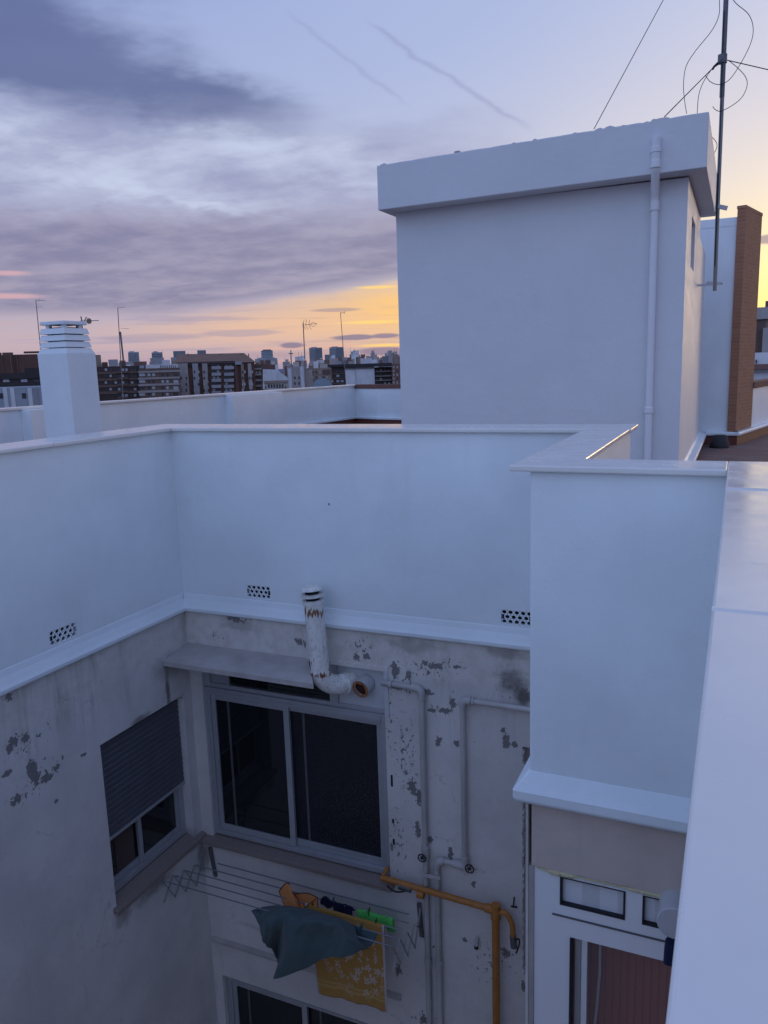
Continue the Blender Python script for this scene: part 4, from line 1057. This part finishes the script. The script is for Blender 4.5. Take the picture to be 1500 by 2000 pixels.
# brick chimney, white block and far right parapet
blk = thing('chimney_block', 'plain white block standing between the stair hut and the brick chimney', 'chimney', (-.4, 16.2, 0))
MB().box(-1.6, -.155, 15.75, 17.2, 0, 3.93).build('shaft', M['white'], blk, .01)
MB().box(-1.6, -.150, 15.742, 17.2, 3.80, 3.95).build('top_band', M['white'], blk, .01)
P0, P1_, P2_ = Vector((-.157, 15.70, 0)), Vector((-.02, 15.66, 0)), Vector((.25, 16.75, 0))
P3_ = P0+(P2_-P1_)
bk = thing('brick_chimney', 'tall orange brick chimney stack at the right edge, behind the stair hut', 'chimney', P1_)
top_z = 4.07
tops_ = [(p.x, p.y) for p in (P0, P1_, P2_, P3_)]
MB().prism(tops_, 'z', .24, top_z).build('stack', M['brick'], bk)
tc_b = MB(); cx_, cy_ = sum(p[0] for p in tops_)/4, sum(p[1] for p in tops_)/4
tc_b.prism([(cx_+(x-cx_)*1.05, cy_+(y-cy_)*1.02) for x, y in tops_], 'z', top_z-.0, top_z+.05); tc_b.build('brick_cap', M['brick'], bk)
rp = thing('parapet', 'white parapet with brick coping behind the brick chimney at the right edge', 'parapet', (.6, 18, 0))
dv = (P2_-P1_).normalized(); nv = Vector((dv.y, -dv.x, 0)); far = P1_+dv*9
def band(a, b, o0, o1, z0, z1): return [(a+nv*o0), (b+nv*o0), (b+nv*o1), (a+nv*o1)], z0, z1
def slabp(name, mat, a, b, o0, o1, z0, z1, bev=.0):
    pl, q0, q1 = band(a, b, o0, o1, z0, z1); return MB().prism([(p.x, p.y) for p in pl], 'z', q0, q1).build(name, mat, rp, bev)
slabp('wall', M['white'], P2_-dv*.02, far, -.25, -.012, 0, .965)
slabp('coping', M['brick_cap'], P2_-dv*.02, far, -.28, .02, .965, 1.085, .006)
slabp('ledge', M['white'], P1_-dv*.09, far, -.05, .09, .17, .235, .02)
slabp('tile_skirting', M['tile_red'], P1_-dv*.05, far, -.05, .045, 0, .17)
MB().box(HX1+.1, P1_.x+.06, 15.57, 15.80, .17, .235).build('ledge', M['white'], rp, .02)
MB().box(HX1+.04, P1_.x+.03, 15.63, 15.80, 0, .17).build('tile_skirting', M['tile_red'], rp)
# dark bucket-shaped vent on the floor
bp = onZ(1405, 874, 0)
bu = thing('floor_vent', 'dark squat rubber vent standing on the terracotta roof floor by the stair hut', 'vent', bp)
MB().tube([bp, bp+Vector((0, 0, .05)), bp+Vector((0, 0, .20)), bp+Vector((0, 0, .22))], .1, 20, True, [.155, .155, .12, .10]).build('body', plain('dusty_black_rubber', (.035, .036, .038), .8, 0, .4, 12), bu)
MB().tube([bp, bp+Vector((0, 0, .035))], .165, 20).build('base', M['black'], bu)

# ------------------------------------------------------------------ white chimney at left with louvred head
cxr, cyf = -6.377, 6.351; s_ = .415
ch = thing('white_chimney', 'square white chimney with a louvred head and a flat cap, at left', 'chimney', (cxr-s_/2, cyf+s_/2, 0))
MB().box(cxr-s_, cxr, cyf, cyf+s_, 0, 1.845).build('shaft', M['white'], ch, .014, 3)
mx, my = cxr-s_/2, cyf+s_/2; hs = .165
cn_ = MB(); a_ = s_/2-.012
for z0, z1, h0, h1 in ((1.845, 1.89, a_, hs+.012),):
    pl = lambda h, z: [(mx-h, my-h, z), (mx+h, my-h, z), (mx+h, my+h, z), (mx-h, my+h, z)]
    l_, u_ = pl(h0, z0), pl(h1, z1)
    for i in range(4): cn_.face([l_[i], l_[(i+1) % 4], u_[(i+1) % 4], u_[i]])
    cn_.face(u_)
cn_.build('shoulder', M['white'], ch, .006)
zb = 1.89
for k_ in range(3):
    z0 = zb+.008+k_*.069; b = MB(); h0, h1 = hs+.020-k_*.004, hs+.004-k_*.004
    l_ = [(mx-h0, my-h0, z0), (mx+h0, my-h0, z0), (mx+h0, my+h0, z0), (mx-h0, my+h0, z0)]; u_ = [(mx-h1, my-h1, z0+.058), (mx+h1, my-h1, z0+.058), (mx+h1, my+h1, z0+.058), (mx-h1, my+h1, z0+.058)]
    for i in range(4): b.face([l_[i], l_[(i+1) % 4], u_[(i+1) % 4], u_[i]])
    b.face(u_); b.face(l_[::-1]); b.build('louvre', M['white'], ch, .012, 3)
MB().box(mx-hs+.045, mx+hs-.045, my-hs+.045, my+hs-.045, zb, zb+.215).build('core', M['dark'], ch)
for sx in (-1, 1):
    for sy in (-1, 1): MB().box(mx+sx*.105-.022, mx+sx*.105+.022, my+sy*.105-.022, my+sy*.105+.022, zb+.20, zb+.241).build('cap_leg', M['white'], ch)
MB().box(mx-.168, mx+.168, my-.168, my+.168, zb+.24, zb+.278).build('cap_slab', M['white'], ch, .008)

# ------------------------------------------------------------------ far parapet across the roof
fa0, fa1 = Vector((-11.75, 5.0, 0)), Vector((-10.13, 20.95, 0)); fd = (fa1-fa0).normalized(); fn = Vector((fd.y, -fd.x, 0))
def fpt(px, z=1.1):
    p = onZ(px, 797-.0645*px, z); t_ = (p-fa0).dot(fd); return t_
fp = thing('parapet', 'long low white parapet on the far left side of the roof', 'parapet', fa0.lerp(fa1, .5))
def fslab(name, mat, t0, t1, o0, o1, z0, z1, bev=0., par=None):
    a, b = fa0+fd*t0, fa0+fd*t1; pl = [a+fn*o0, b+fn*o0, b+fn*o1, a+fn*o1]
    return MB().prism([(p.x, p.y) for p in pl], 'z', z0, z1).build(name, mat, par or fp, bev)
LF = (fa1-fa0).length
fslab('wall', M['white'], 0, LF, -.25, 0, 0, 1.06)
fslab('coping', M['coping'], -.02, LF+.02, -.30, .045, 1.06, 1.10, .006)
for px in (22, 445):
    t_ = fpt(px); fslab('pilaster', M['white'], t_, t_+1.9 if px > 100 else t_+.55, .0, .26 if px < 100 else .22, 0, 1.058, .008)
fslab('ledge', M['white'], 0, LF, .0, .08, .13, .20, .015)
fslab('tile_skirting', M['tile_red'], 0, LF, .0, .03, 0, .13)
bpw = thing('parapet', 'white parapet corner with dark brick coping left of the stair hut', 'parapet', (-8.7, 19.2, 0))
Q = [onZ(693, 757, 1.0), onZ(736, 758, 1.0), onZ(790, 757.5, 1.0)]
Q = [Vector((p.x, p.y, 0)) for p in Q]; Q[0] = fa1+fd*-.05; Q.append(Q[2]+(Q[2]-Q[1])*3)
for a, b in zip(Q, Q[1:]):
    d_ = (b-a).normalized(); nn = Vector((d_.y, -d_.x, 0))
    def sb_(name, mat, o0, o1, z0, z1, bev=0): MB().prism([((p).x, (p).y) for p in (a+nn*o0, b+nn*o0, b+nn*o1, a+nn*o1)], 'z', z0, z1).build(name, mat, bpw, bev)
    sb_('wall', M['white'], -.25, 0, 0, .985); sb_('coping', M['brick_cap'], -.28, .02, .985, 1.10); sb_('ledge', M['white'], 0, .08, .13, .20, .015); sb_('tile_skirting', M['tile_red'], 0, .03, 0, .13)

# ------------------------------------------------------------------ television antennas beyond the far parapet
NR = -2.0
tag(MB().box(-40, -12.62, -6, 40, NR-.3, NR).build('neighbour_roof', M['slab']), kind='structure')
tag(MB().box(-12.6, 9, 26.02, 40, NR-.3, NR).build('neighbour_roof', M['slab']), kind='structure')
def ground_pt(px, d):
    r_ = ray(px, 720); r_.z = 0; r_.normalize(); return Vector((r_.x*d, r_.y*d, NR))
def at_d(px, py, d):
    r_ = ray(px, py); h_ = math.hypot(r_.x, r_.y); return EYE+r_*(d/h_)
def mast_ant(lab, pts, d, r_=.016):
    top, low = at_d(*pts[0], d), at_d(*pts[-1], d); base = low+(low-top).normalized()*((low.z-NR)/max(.1, (top.z-low.z))*(top-low).length)
    t_ = thing('television_antenna', lab, 'antenna', base, 0, 'television antennas on far roofs')
    MB().tube([base, low, top], r_, 8, True, [r_*1.3, r_, r_*.8]).build('mast', M['grey_metal'], t_)
    return t_
def el_(t_, name, a, b, d, r_=.006): MB().tube([at_d(*a, d), at_d(*b, d)], r_, 6).build(name, M['grey_metal'], t_)
d_ = 26.; t1 = mast_ant('thin antenna mast left of the white chimney, small arm at its top', ((70, 586), (81, 700)), d_, .013)
el_(t1, 'boom', (70, 586), (87, 587), d_); el_(t1, 'element', (70, 600), (82, 599), d_, .004); el_(t1, 'element', (76, 583), (76, 590), d_, .004)
t2 = mast_ant('leaning antenna mast right of the white chimney, thicker lower half', ((230, 601), (240, 778)), d_, .014)
el_(t2, 'boom', (230, 601), (244, 600), d_, .005); el_(t2, 'element', (236, 641), (252, 642), d_, .005); MB().tube([at_d(235, 648, d_), at_d(241, 704, d_)], .026, 8).build('sleeve', M['grey_metal'], t2)
d_ = 23.5; t3 = mast_ant('antenna with a ribbed yagi head pointing right, nearest the two dark towers', ((592, 630), (598, 752)), d_, .017)
el_(t3, 'boom', (590, 635), (619, 632), d_, .007)
for i, x in enumerate((592, 597, 603)): el_(t3, 'element', (x+2, 624), (x, 635), d_, .006); el_(t3, 'element', (x, 635), (x+5, 644), d_, .006)
lp_ = MB().tube([at_d(a, b, d_) for a, b in ((605, 634), (611, 629), (619, 633), (612, 638), (605, 635))], .006, 6); lp_.build('dipole_loop', M['grey_metal'], t3)
d_ = 26.; t4 = mast_ant('thin antenna mast near the stair hut, tiny bracket at its top', ((665, 611), (676, 755)), d_, .012)
el_(t4, 'boom', (664, 611), (673, 611), d_, .008); el_(t4, 'element', (673, 608), (673, 613), d_, .006)
d_ = 14.; t5 = mast_ant('antenna poking out from behind the white chimney cap', ((160, 634), (162, 660)), d_, .014)
el_(t5, 'boom', (156, 627), (193, 626), d_, .006); el_(t5, 'element', (158, 618), (160, 627), d_, .010); el_(t5, 'element', (169, 619), (164, 629), d_, .009)
c_ = at_d(174, 627, d_); MB().tube([c_+Vector((-.012, 0, 0)), c_+Vector((.012, .0, 0))], .045, 12).build('reflector', M['grey_metal'], t5)
ds = 23.6; c_ = at_d(630, 760, ds); dish = thing('satellite_dish', 'grey satellite dish peeping over the far white parapet', 'dish', c_)
db = MB(); rr_ = .31; vd = (EYE-c_).normalized(); ux_ = vd.cross(Vector((0, 0, 1))).normalized(); uy_ = ux_.cross(vd)
rings = [[db.bm.verts.new(c_+vd*(.10*(1-(k_/6)**2))+(ux_*math.cos(a*math.pi/14)+uy_*math.sin(a*math.pi/14))*rr_*k_/6) for a in range(28)] for k_ in range(1, 7)]
cv_ = db.bm.verts.new(c_+vd*.10)
for a in range(28):
    db.bm.faces.new((cv_, rings[0][a], rings[0][(a+1) % 28]))
    for p, q in zip(rings, rings[1:]): db.bm.faces.new((p[a], q[a], q[(a+1) % 28], p[(a+1) % 28]))
db.build('reflector', plain('grey_dish', (.17, .215, .25), .6), dish, 0, 2, True)
MB().tube([c_-vd*.0, Vector((c_.x, c_.y, NR))], .03, 8).build('post', M['grey_metal'], dish)

sc_ = onY(643, 985, YB-.004); MB().bar(sc_+Vector((-.008, 0, .008)), sc_+Vector((.002, 0, -.004)), .010, .008, (0, 1, 0)).build('wall_screw', M['grey_metal'], back_par)


# ------------------------------------------------------------------ the city beyond
GZ = -26.0
unit = MB().box(-.5, .5, -.5, .5, -.5, .5); unit_me = bpy.data.meshes.new('window_pane'); unit.bm.to_mesh(unit_me); unit.bm.free()
unit_m = {}
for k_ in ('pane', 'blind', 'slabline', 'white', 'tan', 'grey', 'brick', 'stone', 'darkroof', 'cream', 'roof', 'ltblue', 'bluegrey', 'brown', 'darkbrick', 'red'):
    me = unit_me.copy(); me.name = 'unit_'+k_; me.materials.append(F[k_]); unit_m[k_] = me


class Bld:
    """a block whose front faces the viewer's roof, d metres off; px, py are read off along that front"""
    def __init__(s, name, label, px0, px1, py, d, dep, mat, group=None, body='wall', cat='building', turn=0):
        r0, r1 = ray(px0, py), ray(px1, py); a0, a1 = math.atan2(r0.x, r0.y), math.atan2(r1.x, r1.y); am = (a0+a1)/2
        s.c = Vector((d*math.sin(am), d*math.cos(am), GZ)); s.am = am; s.d = d; s.dep = dep
        s.o = thing(name, label, cat, s.c, -am, group)
        (s.x0, _), (s.x1, s.zt) = s.pt(px0, py), s.pt((px0+px1)/2, py); s.x1 = s.pt(px1, py)[0]
        s.body = s.cube(body, mat, s.x0, s.x1, 0, dep, 0, s.zt)
    def pt(s, px, py):
        r_ = ray(px, py); fwd = Vector((math.sin(s.am), math.cos(s.am), 0)); rt = Vector((math.cos(s.am), -math.sin(s.am), 0))
        t_ = s.d/r_.dot(fwd); p = EYE+r_*t_; return p.dot(rt), p.z-GZ
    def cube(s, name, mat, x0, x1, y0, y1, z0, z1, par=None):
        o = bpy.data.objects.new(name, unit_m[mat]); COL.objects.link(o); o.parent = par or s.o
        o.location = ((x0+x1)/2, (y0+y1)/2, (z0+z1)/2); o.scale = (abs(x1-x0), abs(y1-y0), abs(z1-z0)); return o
    def px(s, name, mat, a, b, y0, y1, proud=.25, dep=.5):
        """box on the front spanning photo columns a..b and rows y0 (top)..y1"""
        (xa, zt), (xb, zb) = s.pt(a, y0), s.pt(b, y1); return s.cube(name, mat, xa, xb, -proud, dep, zb, zt)
    def roofbox(s, name, mat, a, b, y0, yb, y0d=2., dep=5.):
        (xa, zt), (xb, zb) = s.pt(a, y0), s.pt(b, yb); return s.cube(name, mat, xa, xb, y0d, y0d+dep, zb, zt)
    def windows(s, cols, rows, w_, h_, styles=('pane', 'blind'), p=.4, skip=.0):
        for y in rows:
            for x in cols:
                if random.random() < skip: continue
                s.px('window', styles[1] if random.random() < p else styles[0], x-w_/2, x+w_/2, y-h_/2, y+h_/2, .08)
    def bands(s, rows, mat='slabline', h_=1.0, a=None, b=None, proud=.35):
        for y in rows: s.px('floor_band', mat, a or s.pa, b or s.pb, y-h_/2, y+h_/2, proud)
    def span(s, a, b): s.pa, s.pb = a, b; return s


rng = lambda a, b, st: [a+st*i for i in range(int((b-a)/st)+1)]

# left cluster
b = Bld('apartment_building', 'brick red block with a roof pergola at the far left edge', -60, 76, 693, 330, 30, 'brick').span(-60, 76)
for x in (-45, 6, 36): b.px('pilaster', 'brown', x-3, x+3, 694, 760, .5)
b.px('stair_panel', 'darkbrick', 27, 33, 694, 760, .3); b.px('stair_panel', 'stone', 20, 27, 694, 760, .35)
for x in rng(50, 82, 4): b.roofbox('pergola_post', 'brown', x, x+1.2, 687, 693, 3, 1)
b.roofbox('pergola_beam', 'brown', 47, 84, 686, 688, 2.5, 8); b.roofbox('roof_hut', 'brown', 4, 26, 688, 693, 4, 8); b.roofbox('pergola_beam', 'darkbrick', -40, 3, 689, 693, 4, 8)
b = Bld('apartment_building', 'low dark roofed block with a row of pale windows, at the far left', -60, 82, 729, 240, 25, 'darkroof').span(-60, 82)
b.windows([-30, -8, 12, 47, 72], [743.5], 13, 5, p=.6); b.bands([737, 752], 'darkroof', 3)
b.px('wall_panel', 'white', -8, 6, 716, 726, .2) if False else None
b.roofbox('roof_hut', 'darkroof', 48, 80, 719, 729, 2, 8)
b = Bld('rendered_wall_house', 'streaky pale rendered house end low behind the far parapet, left', -60, 90, 757, 150, 12, 'ltblue').span(-60, 90)
for x, m__ in ((-20, 'grey'), (12, 'white'), (26, 'white'), (60, 'white'), (72, 'grey')): b.px('wall_panel', m__, x-7, x+6, 758, 800, .1)
b.windows([2, 47], [773], 9, 10, p=0)

# the long row of flats
b = Bld('apartment_building', 'dark brown block of flats just right of the white chimney', 186, 291, 715, 352, 16, 'darkbrick').span(186, 291)
b.bands([727.5, 740.5, 753, 766], 'brown', 1.0)
for y in (722, 734, 747, 760, 772):
    b.windows([207, 216, 226, 233, 240, 247, 258, 264, 277, 284], [y], 5.2, 4.4, p=.42); b.px('balcony_front', 'brown', 229, 250, y+3, y+6, .9); b.px('balcony_front', 'brown', 270, 289, y+3, y+6, .9)
b.roofbox('roof_hut', 'grey', 211, 231, 702, 716, 4, 6); b.roofbox('roof_hut', 'brick', 198, 210, 707, 716, 6, 6); b.roofbox('roof_hut', 'tan', 184, 197, 692, 716, 10, 6); b.roofbox('roof_hut', 'brown', 233, 246, 706, 716, 6, 8); b.roofbox('roof_hut', 'red', 262, 288, 706, 716, 6, 8)
b = Bld('apartment_building', 'brown flats with pale floor lines and white shutters, white penthouse on top', 270, 351, 719, 348, 18, 'brown').span(270, 351)
b.bands([725.5, 738.5, 751, 764], 'stone', 1.1)
for y in (732, 745, 757.5, 770):
    b.windows([277.5], [y], 12, 5, p=.85); b.windows([291, 300], [y], 6, 5, p=.65); b.windows([318, 327], [y], 5.5, 5, p=.55); b.windows([343.5], [y], 10, 5.5, p=.6)
pen = b.roofbox('penthouse', 'white', 284, 348, 712.5, 719, 1.5, 8)
for x in rng(313, 345, 4.2): b.roofbox('window', 'pane', x, x+2, 713.5, 718.5, 1.42, .3)
b.roofbox('roof_terrace_box', 'ltblue', 272, 282, 714, 719, 1.5, 5)

# big block with a hipped tile roof
b = Bld('apartment_building', 'tall block of flats with a long hipped tile roof and pale bay windows', 345, 497, 709, 375, 22, 'brick').span(345, 497)
def roof_poly(b, name, mat, pts, y0, y1):
    m = MB(); lo_ = [(*b.pt(*p),) for p in pts]; fwd = Vector((math.sin(b.am), math.cos(b.am), 0)); rt = Vector((math.cos(b.am), -math.sin(b.am), 0))
    base = Vector((0, 0, GZ))
    def W(x, z, y): return base+rt*x+fwd*(b.d+y)+Vector((0, 0, z))
    return m, W, lo_
m, W, q_ = roof_poly(b, 'roof', 'roof', [(343, 709), (500, 707.5), (345, 691), (478, 688.5)], 0, 0)
(ex0, ez0), (ex1, ez1), (rx0, rz0), (rx1, rz1) = q_
fr_ = [W(ex0, ez0, -1.2), W(ex1, ez1, -1.2), W(rx1, rz1, 10), W(rx0, rz0, 10)]; bk_ = [W(ex0, ez0, 23), W(ex1, ez1, 23)]
m.face(fr_); m.face([fr_[1], bk_[1], fr_[2]]); m.face([bk_[1], bk_[0], fr_[3], fr_[2]]); m.face([bk_[0], fr_[0], fr_[3]]); m.face([fr_[0], bk_[0], bk_[1], fr_[1]])
ro = m.build('roof', F['roof'], b.o)
for x, h_ in ((366, 5), (432, 3), (473, 5), (487, 4)): b.roofbox('chimney', 'brown', x-1, x+1, 694-h_, 696, 8, 1.5)
for a, c, mt in ((347, 373, 'stone'), (375.5, 393, 'grey'), (394.5, 411, 'stone'), (470, 481, 'tan'), (483.5, 496, 'stone')): b.px('bay', mt, a, c, 710, 800, 1.2, 1)
for a, c in ((413, 432), (437.5, 457)):
    b.px('balcony_shade', 'pane', a, c, 711, 800, .06)  # flat dark panel, the shade of the recessed balconies put into colour
    for y in (715.5, 728, 740, 752, 764): b.px('balcony_front', 'grey', a, c, y, y+5.5, 1.4)
    for y in (712, 723.5, 735.5, 747.5, 760): b.windows([a+5, a+13], [y+1.5], 5, 4.5, p=.5)
for y in (726.5, 738.5, 750.5, 762.5):
    for x in (354, 364, 380, 388, 399, 407, 474, 478, 487.5, 492.5): b.px('window', 'blind' if random.random() < .4 else 'pane', x-1.6, x+1.6, y-2.6, y+2.6, 1.28)
b.px('glazed_terrace', 'ltblue', 459, 472, 706.5, 712, 1.5, 2); b.px('terrace_roof', 'darkroof', 345, 458, 708, 712, .9)
b.px('brick_pier', 'brick', 457.5, 469.5, 711, 800, .8)

b = Bld('apartment_building', 'narrow brown block with stacked balconies beside the hipped roof block', 496, 515, 711, 385, 14, 'brown').span(496, 515)
for y in (716, 727, 738, 749, 760): b.px('balcony_front', 'stone', 497.5, 511, y+3, y+6, 1); b.windows([501, 507], [y], 3.4, 4.5, p=.2)

# gabled party wall and low openings
b = Bld('town_house', 'house with a bare pale blue gable wall, in the middle distance', 513.5, 562, 741, 300, 14, 'grey').span(513, 562)
m = MB(); _, W, q_ = roof_poly(b, '', '', [(513.5, 760), (513.5, 721), (541, 722), (562, 738), (562, 760)], 0, 0)
ptsF = [W(x, z, -.3) for x, z in q_]; ptsB = [W(x, z, 12) for x, z in q_]
m.face(ptsF); m.face(ptsB[::-1])
for i in range(5): m.face([ptsF[i], ptsB[i], ptsB[(i+1) % 5], ptsF[(i+1) % 5]])
m.build('gable_wall', F['white'], b.o)
b.roofbox('roof_hut', 'brick', 514, 538, 712, 723, 12.2, 5)
b = Bld('arcade_building', 'low cream building with a row of dark openings under the gable wall', 516, 562, 745.5, 250, 8, 'cream').span(516, 562)
b.windows(rng(525, 552, 5.4), [754], 3.8, 7, p=0); b.windows([519, 558], [757], 2.2, 6, p=0); b.px('parapet', 'tan', 515, 563, 744, 747, .4)
b = Bld('apartment_building', 'grey white block with small square windows behind the antenna', 560, 598, 716, 420, 14, 'stone').span(560, 598)
b.windows([576, 584], [738, 749], 3, 5, p=0); b.windows([566, 590], [727, 738], 3, 4, p=.4); b.px('stair_panel', 'white', 586, 597, 716, 800, .6); b.px('wall_panel', 'white', 562, 573, 720, 800, .4)
b.roofbox('roof_hut', 'cream', 572, 584, 707, 716, 3, 5); b.roofbox('roof_hut', 'stone', 590, 600, 704, 716, 6, 5)
b = Bld('apartment_building', 'cream block with stepped roof huts left of the dark brick flats', 597, 647, 719, 430, 14, 'tan').span(597, 647)
b.windows(rng(604, 640, 7), [727, 737, 747], 3, 4, p=.3); b.px('wall_panel', 'cream', 598, 612, 722, 770, .3); b.px('wall_panel', 'brown', 630, 646, 722, 731, .3)
b.roofbox('roof_hut', 'white', 612, 622, 706, 719, 3, 5); b.roofbox('roof_hut', 'cream', 624, 640, 711, 719, 3, 5)
b = Bld('apartment_building', 'dark brick flats with white windows beside a blank white wall', 644, 675, 716, 480, 16, 'darkbrick').span(644, 675)
for y in (724.5, 734, 744.5): b.windows([648, 660, 668.5], [y], 6, 4, p=.6)
b.bands([729.5, 739.5, 749.5], 'brown', .8); b.px('roof_edge', 'darkroof', 620, 676, 713, 716, 1.5, 16)
b = Bld('apartment_building', 'block with a broad blank white end wall, below the two dark towers', 674, 731, 716.5, 470, 18, 'white').span(674, 731)
b.px('drain_line', 'grey', 694.5, 696, 719, 770, .3); b.px('roof_edge', 'darkroof', 670, 765, 711.5, 715, 2.0, 18); b.px('wall_band', 'grey', 674, 731, 716, 720, .3)
b.roofbox('roof_hut', 'white', 704, 727, 700, 712, 4, 6); b.roofbox('roof_hut', 'stone', 680, 690, 705, 712, 4, 6)
b = Bld('apartment_building', 'dark balconied block right of the blank white end wall', 731, 766, 717, 475, 16, 'darkbrick').span(731, 766)
for y in (722.5, 731.5, 740, 748.5): b.px('balcony_front', 'stone', 732, 764.5, y+2.2, y+3.4, 1.2); b.windows([736, 744, 752, 760], [y], 4, 3.5, p=.3)
b = Bld('apartment_building', 'red brick block with white window columns beside the stair hut', 765, 800, 710, 460, 16, 'red').span(765, 800)
for y in rng(717, 750, 7.5): b.windows([769, 776, 783, 790], [y], 2.6, 4.4, p=.7)
b.px('wall_panel', 'brown', 765, 774, 714, 760, .3) if False else None

# distant towers
b = Bld('office_tower', 'pale blue banded office tower far left, shorter neighbour side at right', 250, 271, 687.5, 800, 20, 'ltblue'); b.span(250, 271)
b.bands([691, 695, 699, 703, 707], 'bluegrey', 1.5); b.roofbox('roof_plant', 'ltblue', 252, 262, 686, 688, 3, 8)
b = Bld('office_tower', 'pale blue banded office tower standing behind a grey block', 296, 317, 688, 800, 20, 'ltblue').span(296, 317)
b.bands([691.5, 695.5, 699.5], 'bluegrey', 1.5); b.roofbox('roof_plant', 'ltblue', 299, 308, 686, 688, 3, 8)
Bld('apartment_building', 'plain grey block in front of a pale blue tower', 293, 320, 699, 600, 18, 'grey')
b = Bld('office_tower', 'grey slab rising behind the left end of the tiled roof', 338, 362, 685.5, 700, 20, 'bluegrey')
b = Bld('office_tower', 'small grey slab just showing above the ridge of the tiled roof', 385, 402, 684, 760, 20, 'bluegrey')
b = Bld('office_tower', 'dark blue tower with rounded shoulders right of the tiled roof', 510, 532.5, 684.5, 1300, 40, 'bluegrey').span(510, 532.5)
b.cube('crown', 'bluegrey', b.x0+2.5, b.x1-2.5, 2, 38, b.zt, b.zt+1.6); b.bands([688, 691, 694, 697], 'ltblue', .6)
b.roofbox('podium', 'ltblue', 503, 537, 699, 712, -6, 40); 
for y in (701.5, 704, 706.5): b.px('floor_band', 'blind', 503, 537, y-.5, y+.5, 6.6)
for (xa, xb, xc, yt, lab) in ((603.5, 616, 629, 679, 'two toned tower with dark ribs on its right side, left of the pair'), (643, 657, 670, 678, 'two toned tower with a plain dark right side, right of the pair')):
    b = Bld('office_tower', lab, xa, xc, yt, 1250, 40, 'grey', 'pair of dark towers on the skyline').span(xa, xc)
    b.px('dark_side', 'bluegrey', xb, xc, yt+1, 706, .8); b.roofbox('roof_plant', 'grey', xa+4, xb+3, yt-1.4, yt, 8, 20)
    if xa < 610:
        for x in rng(xb+1.5, xc-1, 3.4): b.px('rib', 'blind', x, x+1, yt+2, 702, 1.2)
        for x in rng(xa+1, xb-1, 3): b.px('rib', 'ltblue', x, x+.9, yt+2, 702, 1.2)
    else:
        for y in rng(yt+3, 700, 3): b.px('floor_band', 'ltblue', xa, xb, y, y+.9, 1.0)
b = Bld('apartment_building', 'small dark block between the two tall towers', 634, 647, 692.5, 1100, 20, 'bluegrey')
cr = thing('cross_mast', 'tiny cross shaped mast on the skyline', 'mast', at_d(568, 706, 700)); p = at_d(568, 706, 700); p2 = at_d(568, 684, 700)
MB().tube([Vector((p.x, p.y, GZ+20)), p2], .45, 6).build('post', F['bluegrey'], cr)
MB().bar(at_d(563.5, 690.5, 700), at_d(572.5, 690.5, 700), .8, .8).build('cross_bar', F['bluegrey'], cr)

# the low jumble of roofs out to the horizon
sk_lab = 'small distant roof block in the jumble of the skyline'
for i in range(150):
    d_ = random.choice((520, 600, 700, 850, 1000, 1300)); px = random.uniform(-30, 800) if i % 3 else random.uniform(500, 795); w_ = random.uniform(6, 19)
    hor = 740-.0322*px; yt = hor-random.uniform(9, 24)*(1 if d_ < 900 else .8)+(-3 if px < 350 else 3) - (6 if px > 640 else 0)
    if 504 < px+w_/2 < 540 and yt < 702: yt = 704
    if 600 < px+w_/2 < 675 and yt < 698: yt = 700
    if 340 < px < 500: yt = max(yt, 700)
    if 240 < px+w_ and px < 322: yt = max(yt, 703)
    if px < 240: yt = max(yt, 704)
    b = Bld('distant_block', sk_lab, px, px+w_, yt, d_, 14, random.choice(('cream', 'white', 'tan', 'stone', 'grey', 'red', 'brown', 'roof', 'stone', 'white', 'bluegrey')), 'small roof blocks along the skyline')
    if random.random() < .75:
        xh = random.uniform(b.x0, b.x1-3); hm = random.choice(('white', 'cream', 'grey', 'roof')); b.cube('roof_hut', hm, xh, xh+random.uniform(2, 4), 2, 7, b.zt, b.zt+random.uniform(1.5, 3))
    if random.random() < .65:
        xh = random.uniform(b.x0, b.x1); b.cube('aerial', 'bluegrey', xh, xh+.18, 2, 2.18, b.zt, b.zt+random.uniform(3, 6))
# low ridge of hills on the horizon
hm_ = MB(); prev = None
pts = []
for k_ in range(60):
    az = R(-75+k_*1.6); h_ = 30+45*(.5+.5*math.sin(k_*.37))*(.5+.5*math.sin(k_*.13+1)); pts.append((math.sin(az)*7200, math.cos(az)*7200, GZ+h_))
vs = [(hm_.bm.verts.new((x, y, GZ)), hm_.bm.verts.new((x*1.03, y*1.03, z)), hm_.bm.verts.new((x*1.15, y*1.15, GZ))) for x, y, z in pts]
for a, c in zip(vs, vs[1:]): hm_.bm.faces.new((a[0], c[0], c[1], a[1])); hm_.bm.faces.new((a[1], c[1], c[2], a[2]))
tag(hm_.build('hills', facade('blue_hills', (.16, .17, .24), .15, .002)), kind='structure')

# right edge, beyond the brick chimney
b = Bld('apartment_building', 'tan and brown flats with a pale top band, right of the brick chimney', 1440, 1580, 601, 120, 14, 'tan').span(1440, 1580)
b.px('top_band', 'stone', 1440, 1580, 603, 619, .5); b.px('wall_panel', 'brown', 1440, 1492, 622, 690, .2); b.px('bay', 'stone', 1490.5, 1530, 641, 690, .9)
b.windows([1496, 1508], [656, 668], 6, 7, p=.2); b.windows([1483], [652, 668], 7, 9, p=.3); b.roofbox('roof_hut', 'brown', 1495, 1530, 587, 602, 1, 5)
b = Bld('rooftop_building', 'low white rooftop with a dark red eave, right of the brick chimney', 1450, 1560, 688, 45, 8, 'white').span(1450, 1560)
b.px('eave', 'red', 1450, 1560, 712, 719, .5); b.px('railing', 'grey', 1450, 1560, 722, 724, .3)
b.windows([1477], [706], 2.5, 7, p=0)
